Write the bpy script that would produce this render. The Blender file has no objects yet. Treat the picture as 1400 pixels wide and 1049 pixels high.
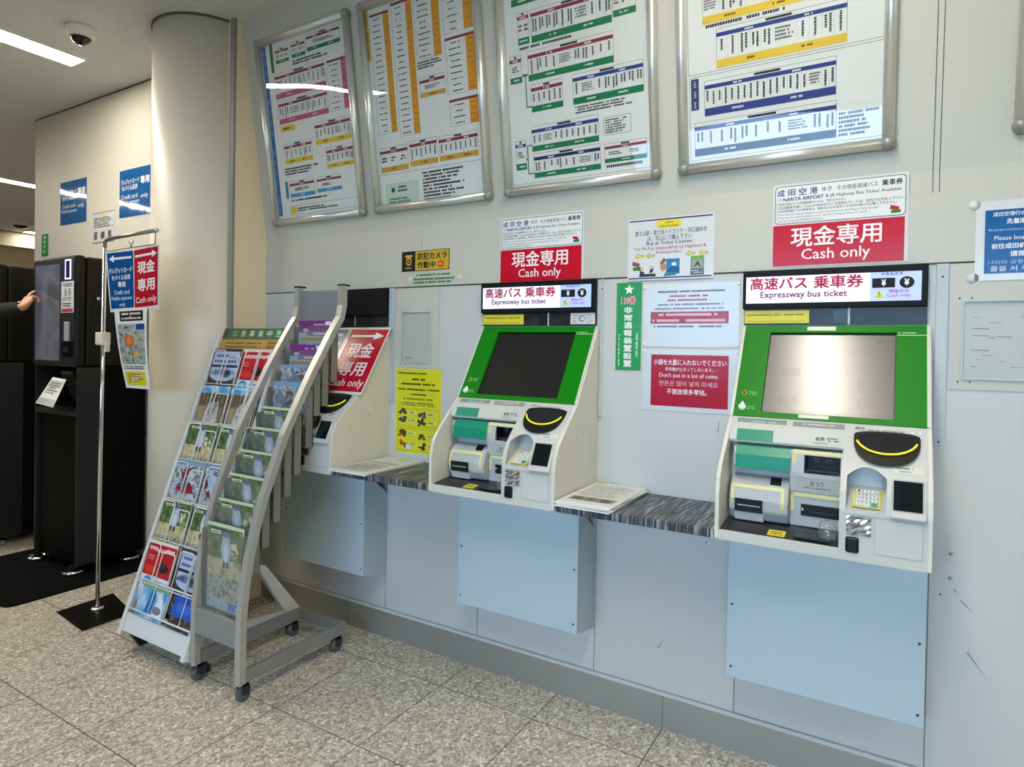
import bpy, bmesh, math, random
from mathutils import Matrix, Vector
random.seed(7)
SC = bpy.context.scene
COL = SC.collection

# ---------------------------------------------------------------- camera, world, lights, exposure
YAW, PITCH, ROLL, FPX, SHY = 0.54052, -0.01234, 0.01819, 866.7, -36.1
cy_, sy_, cp_, sp_ = math.cos(YAW), math.sin(YAW), math.cos(PITCH), math.sin(PITCH)
fwd = Vector((-sy_*cp_, cy_*cp_, sp_)); rt = Vector((cy_, sy_, 0)); upv = rt.cross(fwd)
r2 = rt*math.cos(ROLL) + upv*math.sin(ROLL); u2 = -rt*math.sin(ROLL) + upv*math.cos(ROLL)
cam_d = bpy.data.cameras.new('camera'); cam = bpy.data.objects.new('camera', cam_d); COL.objects.link(cam)
cam_d.sensor_fit = 'HORIZONTAL'; cam_d.sensor_width = 36; cam_d.lens = 36*FPX/1400
cam_d.shift_y = SHY/1400; cam_d.clip_start = 0.05
cam.matrix_world = Matrix(((r2.x, u2.x, -fwd.x, 0), (r2.y, u2.y, -fwd.y, -2.4783), (r2.z, u2.z, -fwd.z, 1.5), (0, 0, 0, 1)))
SC.camera = cam

world = bpy.data.worlds.new('world'); SC.world = world; world.use_nodes = True
world.node_tree.nodes['Background'].inputs[0].default_value = (0.55, 0.68, 0.85, 1)
world.node_tree.nodes['Background'].inputs[1].default_value = 0.25

SC.view_settings.view_transform = 'Standard'; SC.view_settings.look = 'None'
SC.view_settings.gamma = 1; SC.view_settings.use_curve_mapping = False
SC.view_settings.exposure = 0.22
LAMP_STRENGTH = 38.0
DAY_W = 40.0

def area_light(name, loc, size, sizey, power, color, rot):
    l = bpy.data.lights.new(name, 'AREA'); l.shape = 'RECTANGLE'; l.size = size; l.size_y = sizey
    l.energy = power; l.color = color; l.spread = math.radians(75)
    o = bpy.data.objects.new(name, l); o.location = loc; o.rotation_euler = rot; COL.objects.link(o); return o
# daylight entering through the glazed entrance front behind the photographer
area_light('daylight', (-.6, -6.35, 2.02), 5.0, 1.15, DAY_W, (0.40, 0.68, 1.0), (math.radians(73), 0, 0))

# ---------------------------------------------------------------- materials
def lin(c):
    c /= 255.0
    return c/12.92 if c <= .04045 else ((c+.055)/1.055)**2.4
def hexc(h):
    return (lin(int(h[0:2], 16)), lin(int(h[2:4], 16)), lin(int(h[4:6], 16)), 1)
MATS = {}
def mat(name, col, rough=.5, metal=0.0, var=.04, scale=6.0, emit=None, es=0, bump=0.0, bscale=40, spec=.5, coat=0):
    """Principled material with a little procedural noise in its colour and roughness."""
    if name in MATS: return MATS[name]
    m = bpy.data.materials.new(name); m.use_nodes = True; nt = m.node_tree; b = nt.nodes['Principled BSDF']
    if isinstance(col, str): col = hexc(col)
    if len(col) == 3: col = (*col, 1)
    b.inputs['Roughness'].default_value = rough; b.inputs['Metallic'].default_value = metal
    b.inputs['Specular IOR Level'].default_value = spec; b.inputs['Coat Weight'].default_value = coat
    b.inputs['Coat Roughness'].default_value = .05
    tc = nt.nodes.new('ShaderNodeTexCoord'); nz = nt.nodes.new('ShaderNodeTexNoise'); nz.inputs['Scale'].default_value = scale
    nz.inputs['Detail'].default_value = 3
    nt.links.new(tc.outputs['Object'], nz.inputs['Vector'])
    mr = nt.nodes.new('ShaderNodeMapRange'); mr.inputs['To Min'].default_value = 1-var; mr.inputs['To Max'].default_value = 1+var
    nt.links.new(nz.outputs['Fac'], mr.inputs['Value'])
    mx = nt.nodes.new('ShaderNodeVectorMath'); mx.operation = 'SCALE'; mx.inputs[0].default_value = col[:3]
    nt.links.new(mr.outputs['Result'], mx.inputs['Scale']); nt.links.new(mx.outputs['Vector'], b.inputs['Base Color'])
    if emit:
        b.inputs['Emission Color'].default_value = hexc(emit) if isinstance(emit, str) else (*emit, 1)
        b.inputs['Emission Strength'].default_value = es
    if bump:
        n2 = nt.nodes.new('ShaderNodeTexNoise'); n2.inputs['Scale'].default_value = bscale
        nt.links.new(tc.outputs['Object'], n2.inputs['Vector'])
        bp = nt.nodes.new('ShaderNodeBump'); bp.inputs['Strength'].default_value = bump; bp.inputs['Distance'].default_value = .01
        nt.links.new(n2.outputs['Fac'], bp.inputs['Height']); nt.links.new(bp.outputs['Normal'], b.inputs['Normal'])
    MATS[name] = m; return m
def clear(name, tint=(1, 1, 1), rough=.03, bump=0.0, bscale=3, f0=.05, haze=0.0):
    """Clear acrylic or film: transparent with a Fresnel reflection."""
    if name in MATS: return MATS[name]
    m = bpy.data.materials.new(name); m.use_nodes = True; nt = m.node_tree
    for n in list(nt.nodes):
        if n.type == 'BSDF_PRINCIPLED': nt.nodes.remove(n)
    out = nt.nodes['Material Output']; t = nt.nodes.new('ShaderNodeBsdfTransparent'); t.inputs[0].default_value = (*tint, 1)
    g = nt.nodes.new('ShaderNodeBsdfGlossy'); g.inputs['Roughness'].default_value = rough
    lw = nt.nodes.new('ShaderNodeLayerWeight')
    pw = nt.nodes.new('ShaderNodeMath'); pw.operation = 'POWER'; pw.inputs[1].default_value = 5; nt.links.new(lw.outputs['Facing'], pw.inputs[0])
    ma = nt.nodes.new('ShaderNodeMath'); ma.operation = 'MULTIPLY_ADD'; ma.inputs[1].default_value = 1-f0; ma.inputs[2].default_value = f0; nt.links.new(pw.outputs[0], ma.inputs[0])
    mx = nt.nodes.new('ShaderNodeMixShader'); nt.links.new(ma.outputs[0], mx.inputs[0])
    base = t
    if haze:
        d = nt.nodes.new('ShaderNodeBsdfDiffuse'); d.inputs[0].default_value = (.8, .82, .82, 1)
        m2 = nt.nodes.new('ShaderNodeMixShader'); m2.inputs[0].default_value = haze
        nt.links.new(t.outputs[0], m2.inputs[1]); nt.links.new(d.outputs[0], m2.inputs[2]); base = m2
    nt.links.new(base.outputs[0], mx.inputs[1]); nt.links.new(g.outputs[0], mx.inputs[2]); nt.links.new(mx.outputs[0], out.inputs[0])
    if bump:
        tc = nt.nodes.new('ShaderNodeTexCoord'); nz = nt.nodes.new('ShaderNodeTexNoise'); nz.inputs['Scale'].default_value = bscale
        nz.inputs['Detail'].default_value = 0
        bp = nt.nodes.new('ShaderNodeBump'); bp.inputs['Strength'].default_value = bump; bp.inputs['Distance'].default_value = .02
        nt.links.new(tc.outputs['Object'], nz.inputs['Vector']); nt.links.new(nz.outputs['Fac'], bp.inputs['Height'])
        nt.links.new(bp.outputs['Normal'], g.inputs['Normal'])
    MATS[name] = m; return m
def noise_mat(name, cols, scale, rough=.3, detail=4):
    if name in MATS: return MATS[name]
    m = bpy.data.materials.new(name); m.use_nodes = True; nt = m.node_tree; b = nt.nodes['Principled BSDF']; b.inputs['Roughness'].default_value = rough
    tc = nt.nodes.new('ShaderNodeTexCoord'); nz = nt.nodes.new('ShaderNodeTexNoise'); nz.inputs['Scale'].default_value = scale; nz.inputs['Detail'].default_value = detail
    cr = nt.nodes.new('ShaderNodeValToRGB'); e = cr.color_ramp.elements; n = len(cols)
    e[0].position = .30; e[0].color = hexc(cols[0]); e[1].position = .70; e[1].color = hexc(cols[-1])
    for i in range(1, n-1): k = e.new(.30+.40*i/(n-1)); k.color = hexc(cols[i])
    nt.links.new(tc.outputs['Object'], nz.inputs['Vector']); nt.links.new(nz.outputs['Fac'], cr.inputs[0]); nt.links.new(cr.outputs[0], b.inputs['Base Color'])
    MATS[name] = m; return m
def ink(h, gloss=.45):
    return mat('ink_%s_%d' % (h, int(gloss*100)), h, gloss, var=.03, scale=9, spec=.3)

def paint(name, h, rough=.45, bump=.02, var=.05, scale=1.2):
    return mat(name, h, rough, var=var, scale=scale, bump=bump, bscale=220)
M_WALL = paint('wall_paint', 'c4c4ba', .42)
M_LOW = paint('lower_wall_paint', 'c8c8c6', .38)
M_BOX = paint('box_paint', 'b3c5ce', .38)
M_WHITE = paint('white_wall_paint', 'd4d1c6', .5)
M_SIDE = paint('cream_wall_paint', 'f4e4c4', .5)
M_CEIL = mat('ceiling_board', 'cdd1d0', .8, var=.10, scale=30, bump=.15, bscale=60)
M_GROOVE = mat('groove', '55574f', .6)
M_GREY = mat('grey_metal', '9a9a96', .42, metal=.35)
M_ALU = mat('aluminium', 'dcddd8', .34, metal=.7, var=.03)
M_STEEL = mat('brushed_steel', 'a9a8a2', .42, metal=.6, var=.14, scale=2.2)
M_CHROME = mat('chrome', 'd6d8da', .12, metal=1)
M_BLACK = mat('black_plastic', '0a0a0b', .5, spec=.2)
M_SLOT = mat('slot_black', '060607', .3)
M_DARK = mat('dark_plastic', '2b2c2e', .4)
M_PAPER = mat('paper_white', 'e4e6e4', .55, var=.02)
M_LAM = mat('laminated_white', 'd8dcdf', .16, var=.02, bump=.05, bscale=14, spec=.3)
M_CREAM = mat('machine_cream', 'd6d5ca', .42, spec=.4)
M_MACH = mat('machine_white', 'c8c9c3', .40, spec=.4)
M_MGREY = mat('machine_grey', 'b4b9ba', .4)
M_GREEN = mat('bezel_green', '047a08', .42, var=.02, spec=.2)
M_TAPE = mat('green_tape', '048a6c', .32, bump=.12, bscale=18)
M_YEL = mat('yellow_trim', 'e2d43c', .45)
M_PYEL = mat('pale_yellow_trim', 'e2dc9a', .5)
M_CLEAR = clear('clear_acrylic')

# ---------------------------------------------------------------- mesh helpers
class MB:
    def __init__(s): s.bm = bmesh.new(); s.mats = []
    def mi(s, m):
        if m not in s.mats: s.mats.append(m)
        return s.mats.index(m)
    def _set(s, faces, m):
        i = s.mi(m)
        for f in faces: f.material_index = i
    def poly(s, pts, m):
        f = s.bm.faces.new([s.bm.verts.new(p) for p in pts]); s._set([f], m); return f
    def box(s, x0, x1, y0, y1, z0, z1, m, bev=0.0, seg=2):
        v = [s.bm.verts.new((x, y, z)) for z in (z0, z1) for y in (y0, y1) for x in (x0, x1)]
        fs = [s.bm.faces.new([v[i] for i in q]) for q in ((0, 2, 3, 1), (4, 5, 7, 6), (0, 1, 5, 4), (2, 6, 7, 3), (0, 4, 6, 2), (1, 3, 7, 5))]
        s._set(fs, m)
        if bev:
            r = bmesh.ops.bevel(s.bm, geom=list({e for f in fs for e in f.edges}), offset=bev, segments=seg, affect='EDGES', profile=.5)
            s._set(r['faces'], m)
        return s
    def prism(s, poly, lo, hi, m, axis='x', bev=0.0):
        """polygon in the other two axes, extruded along axis."""
        def P(a, b, t): return {'x': (t, a, b), 'y': (a, t, b), 'z': (a, b, t)}[axis]
        A = [s.bm.verts.new(P(a, b, lo)) for a, b in poly]; B = [s.bm.verts.new(P(a, b, hi)) for a, b in poly]
        n = len(poly); fs = [s.bm.faces.new(A), s.bm.faces.new(B[::-1])]
        fs += [s.bm.faces.new([A[i], B[i], B[(i+1) % n], A[(i+1) % n]]) for i in range(n)]
        bmesh.ops.recalc_face_normals(s.bm, faces=fs); s._set(fs, m)
        if bev:
            r = bmesh.ops.bevel(s.bm, geom=list({e for f in fs for e in f.edges}), offset=bev, segments=2, affect='EDGES', profile=.5); s._set(r['faces'], m)
        return s
    def tube(s, pts, r, m, seg=10, cap=True):
        pts = [Vector(p) for p in pts]; n = len(pts); rs = r if isinstance(r, (list, tuple)) else [r]*n
        rings = []; ref = None
        for i, p in enumerate(pts):
            t = (pts[min(i+1, n-1)]-pts[max(i-1, 0)]).normalized()
            if ref is None: ref = Vector((0, 0, 1)) if abs(t.z) < .9 else Vector((1, 0, 0))
            a = (ref-t*ref.dot(t)).normalized(); ref = a; b = t.cross(a)
            rings.append([s.bm.verts.new(p+(a*math.cos(k*2*math.pi/seg)+b*math.sin(k*2*math.pi/seg))*rs[i]) for k in range(seg)])
        fs = []
        for i in range(n-1):
            for k in range(seg):
                fs.append(s.bm.faces.new([rings[i][k], rings[i][(k+1) % seg], rings[i+1][(k+1) % seg], rings[i+1][k]]))
        for f in fs: f.smooth = True
        if cap: fs += [s.bm.faces.new(rings[0][::-1]), s.bm.faces.new(rings[-1])]
        s._set(fs, m); return s
    def lathe(s, prof, c, m, seg=24, axis='z', a0=0, a1=2*math.pi):
        full = abs(a1-a0-2*math.pi) < 1e-6; n = seg if full else seg+1; rings = []
        for r, h in prof:
            ring = []
            for k in range(n):
                a = a0+(a1-a0)*k/seg; x, y = r*math.cos(a), r*math.sin(a)
                q = {'z': (x, y, h), 'y': (x, h, y), 'x': (h, x, y)}[axis]
                ring.append(s.bm.verts.new((c[0]+q[0], c[1]+q[1], c[2]+q[2])))
            rings.append(ring)
        fs = []
        for i in range(len(prof)-1):
            for k in range(seg):
                k2 = (k+1) % n
                fs.append(s.bm.faces.new([rings[i][k], rings[i][k2], rings[i+1][k2], rings[i+1][k]]))
        for f in fs: f.smooth = True
        if full:
            for ring in (rings[0], rings[-1]): fs.append(s.bm.faces.new(ring))
        bmesh.ops.recalc_face_normals(s.bm, faces=fs)
        s._set(fs, m); return s
    def ball(s, c, r, m, seg=14):
        rx, ry, rz = r if isinstance(r, (tuple, list)) else (r, r, r)
        q = bmesh.ops.create_uvsphere(s.bm, u_segments=seg, v_segments=max(6, seg//2), radius=1)
        for v in q['verts']: v.co = Vector((c[0]+v.co.x*rx, c[1]+v.co.y*ry, c[2]+v.co.z*rz))
        fs = list({f for v in q['verts'] for f in v.link_faces})
        for f in fs: f.smooth = True
        s._set(fs, m); return s
    def build(s, name, parent=None, M=None, loc=None):
        me = bpy.data.meshes.new(name); s.bm.to_mesh(me); s.bm.free()
        for m in s.mats: me.materials.append(m)
        o = bpy.data.objects.new(name, me); COL.objects.link(o)
        if parent is not None: o.parent = parent
        if M is not None: o.matrix_local = M
        if loc is not None: o.location = loc
        return o
def frame(o, U, V):
    U = Vector(U).normalized(); V = Vector(V).normalized(); N = U.cross(V)
    return Matrix(((U.x, V.x, N.x, o[0]), (U.y, V.y, N.y, o[1]), (U.z, V.z, N.z, o[2]), (0, 0, 0, 1)))
def wallframe(x, z, y=0.0): return frame((x, y, z), (1, 0, 0), (0, 0, 1))
def tag(o, label, cat, group=None, kind=None):
    if label: o['label'] = label
    if cat: o['category'] = cat
    if group: o['group'] = group
    if kind: o['kind'] = kind
    return o
def struct(o): o['kind'] = 'structure'; return o
def empty(name, loc=(0, 0, 0), M=None):
    o = bpy.data.objects.new(name, None); o.empty_display_size = .1; COL.objects.link(o); o.location = loc
    if M is not None: o.matrix_world = M
    return o
def copy_tree(o, parent=None):
    c = o.copy(); COL.objects.link(c)
    if parent is not None: c.parent = parent
    for ch in [k for k in bpy.data.objects if k.parent == o]: copy_tree(ch, c)
    return c

# ---------------------------------------------------------------- printing: flat shapes and lettering in a (u, v) plane
GLY = {}
def glyphs(s, bold, res=2):
    k = (s, bold)
    if k not in GLY:
        c = bpy.data.curves.new('lettering', 'FONT'); c.body = s; c.resolution_u = res; c.offset = bold; c.space_line = .9
        o = bpy.data.objects.new('lettering', c); me = bpy.data.meshes.new_from_object(o)
        vs = [(v.co.x, v.co.y) for v in me.vertices]; fs = [tuple(p.vertices) for p in me.polygons]
        bpy.data.objects.remove(o); bpy.data.curves.remove(c); bpy.data.meshes.remove(me)
        xs = [v[0] for v in vs] or [0, 1]; ys = [v[1] for v in vs] or [0, 1]
        GLY[k] = (vs, fs, min(xs), max(xs), min(ys), max(ys))
    return GLY[k]
class Print:
    def __init__(s, base=.0006, gloss=.45, step=.00025): s.v = []; s.f = []; s.m = []; s.mats = []; s.base = base; s.g = gloss; s.step = step; s.win = (0, 0, 1, 1)
    def mi(s, h):
        m = ink(h, s.g) if isinstance(h, str) else h
        if m not in s.mats: s.mats.append(m)
        return s.mats.index(m)
    def T(s, u, v): a, b, c, d = s.win; return (a+u*c, b+v*d)
    def add(s, pts, h, layer=0):
        i = len(s.v); z = s.base+layer*s.step
        s.v += [(*s.T(u, v), z) for u, v in pts]; s.f.append(tuple(range(i, i+len(pts)))); s.m.append(s.mi(h))
    def rect(s, u0, v0, u1, v1, h, layer=0): s.add([(u0, v0), (u1, v0), (u1, v1), (u0, v1)], h, layer)
    def rrect(s, u0, v0, u1, v1, r, h, layer=0, n=4, asp=1.0):
        pts = []
        for cx, cy, a in ((u1-r, v0+r*asp, -90), (u1-r, v1-r*asp, 0), (u0+r, v1-r*asp, 90), (u0+r, v0+r*asp, 180)):
            for k in range(n+1):
                t = math.radians(a+90*k/n); pts.append((cx+r*math.cos(t), cy+r*asp*math.sin(t)))
        s.add(pts, h, layer)
    def ell(s, cu, cv, ru, rv, h, layer=0, n=20): s.add([(cu+ru*math.cos(k*2*math.pi/n), cv+rv*math.sin(k*2*math.pi/n)) for k in range(n)], h, layer)
    def outline(s, u0, v0, u1, v1, w, h, layer=0):
        s.rect(u0, v0, u1, v0+w, h, layer); s.rect(u0, v1-w, u1, v1, h, layer); s.rect(u0, v0, u0+w, v1, h, layer); s.rect(u1-w, v0, u1, v1, h, layer)
    def text(s, t, u0, v0, u1, v1, h, bold=0.0, layer=2):
        """lettering t fitted to the box; bold strokes are thickened by overprinting."""
        vs, fs, a, b, c, d = glyphs(t, 0.0); z = s.base+layer*s.step; e = bold*.62
        su = (u1-u0)/max(b-a+2*e, 1e-6); sv = (v1-v0)/max(d-c+2*e, 1e-6); k = s.mi(h)
        cp = [(0, 0)] if e < .004 else ([(-e, 0), (e, 0)] if e < .012 else [(-e, -e), (e, -e), (e, e), (-e, e)])
        for n_, (dx, dy) in enumerate(cp):
            i = len(s.v); s.v += [(*s.T(u0+(x-a+e+dx)*su, v0+(y-c+e+dy)*sv), z+n_*4e-6) for x, y in vs]
            s.f += [tuple(i+q for q in f) for f in fs]; s.m += [k]*len(fs)
    def vtext(s, t, u0, v0, u1, v1, h, bold=0.0, layer=2):
        """characters one below the other."""
        n = len(t); dv = (v1-v0)/n
        for k, ch in enumerate(t): s.text(ch, u0, v1-(k+.92)*dv, u1, v1-(k+.08)*dv, h, bold, layer)
    def lines(s, u0, v0, u1, v1, n, h, layer=2, fill=.62, ragged=.35, cell=None):
        """rows of small print too fine to read in the photo."""
        dv = (v1-v0)/n
        for k in range(n):
            top = v1-k*dv; e = u1-(u1-u0)*ragged*random.random(); c = cell or dv*fill; u = u0
            while u < e:
                w = c*random.uniform(.55, 1.0)
                if random.random() > .10: s.rect(u, top-dv*(.5+fill/2)*random.uniform(.94, 1), min(u+w*.8, e), top-dv*(.5-fill/2), h, layer)
                u += w
    def vlines(s, u0, v0, u1, v1, h, layer=2):
        """one column of fine vertical print."""
        e = v0+(v1-v0)*random.uniform(0, .42); c = (u1-u0); v = v1
        while v > e:
            d = c*random.uniform(.7, 1.1); s.rect(u0+c*.1*random.random(), max(v-d*.78, e), u1-c*.1*random.random(), v, h, layer); v -= d
    def arrow(s, u0, v0, u1, v1, h, layer=2, left=False, shaft=.36, head=.36):
        vm = (v0+v1)/2; hv = (v1-v0)/2; L = u1-u0; hl = L*head
        pts = [(u0, vm-hv*shaft), (u1-hl, vm-hv*shaft), (u1-hl, v0), (u1, vm), (u1-hl, v1), (u1-hl, vm+hv*shaft), (u0, vm+hv*shaft)]
        if left: pts = [(u0+u1-a, b) for a, b in pts][::-1]
        s.add(pts, h, layer)
    def build(s, name, parent, M=None):
        me = bpy.data.meshes.new(name); me.from_pydata(s.v, [], s.f)
        for m in s.mats: me.materials.append(m)
        me.polygons.foreach_set('material_index', s.m); me.update()
        o = bpy.data.objects.new(name, me); COL.objects.link(o); o.parent = parent
        if M is not None: o.matrix_local = M
        return o
def board(name, label, cat, M, w, h, m, th=.0018, group=None, bev=0):
    b = MB(); b.box(0, w, 0, h, 0, th, m, bev); o = b.build(name); o.matrix_world = M
    return tag(o, label, cat, group)
# ---------------------------------------------------------------- the setting
def floor_material():
    m = bpy.data.materials.new('terrazzo_tile'); m.use_nodes = True; nt = m.node_tree; b = nt.nodes['Principled BSDF']; L = nt.links
    tc = nt.nodes.new('ShaderNodeTexCoord')
    vo = nt.nodes.new('ShaderNodeTexVoronoi'); vo.inputs['Scale'].default_value = 88
    L.new(tc.outputs['Object'], vo.inputs['Vector'])
    cr = nt.nodes.new('ShaderNodeValToRGB'); e = cr.color_ramp.elements
    e[0].position = 0; e[0].color = hexc('857f72'); e[1].position = 1; e[1].color = hexc('fbf7ec')
    for p, h in ((.22, 'a9a293'), (.5, 'c6bfaf'), (.78, 'ddd7c9')):
        k = e.new(p); k.color = hexc(h)
    L.new(vo.outputs['Color'], cr.inputs['Fac'])
    v2 = nt.nodes.new('ShaderNodeTexVoronoi'); v2.inputs['Scale'].default_value = 190; L.new(tc.outputs['Object'], v2.inputs['Vector'])
    c2 = nt.nodes.new('ShaderNodeValToRGB'); f = c2.color_ramp.elements
    f[0].position = .12; f[0].color = (.34, .33, .31, 1); f[1].position = .75; f[1].color = (1.2, 1.19, 1.15, 1)
    L.new(v2.outputs['Color'], c2.inputs['Fac'])
    mu = nt.nodes.new('ShaderNodeMix'); mu.data_type = 'RGBA'; mu.blend_type = 'MULTIPLY'; mu.inputs['Factor'].default_value = .75
    L.new(cr.outputs['Color'], mu.inputs[6]); L.new(c2.outputs['Color'], mu.inputs[7])
    sx = nt.nodes.new('ShaderNodeSeparateXYZ'); L.new(tc.outputs['Object'], sx.inputs[0])
    def M(op, a, bb=None, cc=None):
        n = nt.nodes.new('ShaderNodeMath'); n.operation = op
        for i, q in enumerate((a, bb, cc)):
            if q is None: continue
            if isinstance(q, (int, float)): n.inputs[i].default_value = q
            else: L.new(q, n.inputs[i])
        return n.outputs[0]
    def joint(out, off, pitch, wd):
        fr = M('FRACT', M('DIVIDE', M('SUBTRACT', out, off), pitch))
        d = M('MULTIPLY', M('MINIMUM', fr, M('SUBTRACT', 1.0, fr)), pitch)
        return M('LESS_THAN', d, wd)
    jx = joint(sx.outputs['X'], -.755-60*.4665, .4665, .0022); jy = joint(sx.outputs['Y'], -.232-40*.505, .505, .0022)
    j = M('MAXIMUM', jx, jy)
    mj = nt.nodes.new('ShaderNodeMix'); mj.data_type = 'RGBA'; L.new(j, mj.inputs['Factor'])
    L.new(mu.outputs[2], mj.inputs[6]); mj.inputs[7].default_value = hexc('4b463c')
    L.new(mj.outputs[2], b.inputs['Base Color']); b.inputs['Roughness'].default_value = .36
    return m
def wide(name, m, x0, x1, y0, y1, z0, z1):
    b = MB(); b.box(x0, x1, y0, y1, z0, z1, m); return struct(b.build(name))
wide('floor', floor_material(), -16, 6, -6.9, 8, -.1, 0)
wide('ceiling', M_CEIL, -16, 6, -6.9, 8, 3.33, 3.45)
# machine wall: lower wall, header band, ledge, leaning upper wall
b = MB()
b.box(-3.2, 5, 0, .25, 0, 1.803, M_LOW)
for x in (-2.227, -1.653, -1.056, -.485, .117): b.box(x-.0012, x+.0012, -.0006, 0, .146, .93, M_GROOVE)
b.box(-3.2, 5, -.0006, 0, .1455, .1475, M_GROOVE)
b.box(-3.2, 5, -.0008, 0, 1.800, 1.8045, M_GROOVE)
for u0, v0, u1, v1 in ((-.78, .315, -.757, .352), (.185, .755, .197, .743), (.204, .722, .236, .69), (.225, .56, .275, .49), (-2.02, .52, -2.018, .53), (-.565, 1.20, -.562, 1.24), (-.905, .80, -.885, .797), (-.865, .785, -.85, .782)):
    d = Vector((u1-u0, 0, v1-v0)).normalized()*.0016; nn = Vector((-d.z, 0, d.x))
    b.poly([(u0+nn.x, -.0008, v0+nn.z), (u0-nn.x, -.0008, v0-nn.z), (u1-nn.x*.3, -.0008, v1-nn.z*.3), (u1+nn.x*.3, -.0008, v1+nn.z*.3)], M_GROOVE)
for z in (.866, .787): b.lathe([(0, 0), (.0055, 0), (.005, -.003), (0, -.003)], (.175, 0, z), M_GREY, 14, 'y')
for x, z in ((-2.10, .74), (-1.93, .79), (-1.02, .80), (.15, .73), (-.60, .77)): b.lathe([(0, 0), (.003, 0), (.002, -.0015), (0, -.0015)], (x, 0, z), M_DARK, 10, 'y')
struct(b.build('wall_back'))
b = MB()
b.prism([(-.004, 1.8065), (-.004, 2.035), (.012, 2.035), (.05, 2.035), (.05, 1.8065)], -3.2, 5, M_WALL)
b.box(-3.2, 5, .002, .06, 2.035, 2.107, M_WALL)
for x in (-2.02, -1.545, -.62): b.box(x-.0008, x+.0008, -.0046, -.004, 2.0, 2.035, M_GROOVE)
b.box(.099, .1015, .0012, .003, 2.035, 2.107, M_GROOVE); b.box(.117, .1195, .0012, .003, 2.035, 2.107, M_GROOVE)
struct(b.build('trim_1'))
def upy(z): return .0-.15*(z-2.12)
b = MB()
b.prism([(upy(2.107), 2.107), (upy(3.33), 3.33), (.3, 3.33), (.3, 2.107)], -3.2, 5, M_WALL)
for x in (.100, .118):
    b.prism([(upy(2.107)-.0012, 2.107), (upy(3.33)-.0012, 3.33), (upy(3.33)+.01, 3.33), (upy(2.107)+.01, 2.107)], x-.0012, x+.0012, M_GROOVE)
struct(b.build('wall_top'))
wide('baseboard_back', M_STEEL, -3.2, 5, -.006, 0, 0, .131)
b = MB()
b.box(-3.2, 5, -.008, 0, .131, .144, M_LOW)
for x in (-2.49, -.755, .13): b.box(x-.001, x+.001, -.0066, -.006, 0, .131, M_GROOVE)
struct(b.build('trim_2'))
# steel-blue upright cover strips beside the machines
M_STRIP = mat('strip_paint', 'b9c2c4', .38)
for k, (x0, x1) in enumerate(((.116, .151), (-2.228, -2.193), (-1.055, -1.043))):
    b = MB(); b.box(x0, x1, -.007, 0, 1.21, 1.802, M_STRIP, .002)
    for z in (1.225, 1.76): b.lathe([(0, 0), (.0035, 0), (.002, -.001), (0, -.001)], ((x0+x1)/2, -.007, z), M_DARK, 8, 'y')
    struct(b.build('trim_%d' % (3+k)))
# left: cream return wall, round column, corner strip, white wall, hall beyond
wide('wall_side', M_SIDE, -3.5, -3.2, -.225, 3, 0, 3.33)
b = MB(); b.lathe([(0, 0), (.30, 0), (.30, 3.33), (0, 3.33)], (-3.55, -.15, 0), paint('column_paint', 'eee7d6', .45), 72); struct(b.build('column'))
b = MB(); b.box(-3.234, -3.196, -.234, -.218, 0, 3.33, M_GREY); b.lathe([(.3, 3.318), (.306, 3.318), (.306, 3.33), (.3, 3.33)], (-3.55, -.15, 0), M_GROOVE, 64)
struct(b.build('trim_7'))
b = MB(); b.box(-6.14, -3.5, 0, .22, 0, 3.33, M_WHITE); b.box(-6.14, -3.8, -.001, 0, 3.318, 3.33, M_GROOVE); struct(b.build('wall_left'))
M_FAR = paint('far_wall_paint', 'b7ad97', .6)
M_VOID = mat('dark_opening', '16130f', .25)  # darkness of the far opening put into a near-black wall colour
b = MB(); b.box(-15, -12.7, 0, 8, 3.08, 3.33, M_FAR); b.box(-15, -13.1, 0, 8, 2.74, 3.08, M_FAR); b.box(-15, -13.05, 2.2, 2.9, 2.74, 3.08, M_SIDE)
struct(b.build('trim_8'))
b = MB(); b.box(-15.3, -14.0, -6.9, 8, 0, 2.74, M_VOID); struct(b.build('wall_far'))
wide('wall_right', M_WALL, 5, 5.3, -6.9, .3, 0, 3.33)
wide('wall_hall', M_FAR, -16, 6, 7.8, 8, 0, 3.33)
# glazed entrance front behind the photographer
b = MB(); b.box(-16, -5.6, -6.9, -6.6, 0, 3.33, M_WALL); b.box(3.6, 6, -6.9, -6.6, 0, 3.33, M_WALL); b.box(-5.6, 3.6, -6.9, -6.6, 2.75, 3.33, M_WALL)
struct(b.build('wall_front'))
b = MB()
for x in (-5.6, -4.07, -2.53, -1.0, .53, 2.07, 3.57): b.box(x, x+.05, -6.8, -6.7, 0, 2.75, M_ALU)
for z in (0, 2.2, 2.70): b.box(-5.6, 3.62, -6.8, -6.7, z, z+.05, M_ALU)
b.box(-5.55, 3.6, -6.76, -6.75, .05, 2.7, clear('window_glass'))
struct(b.build('window_1'))

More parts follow.
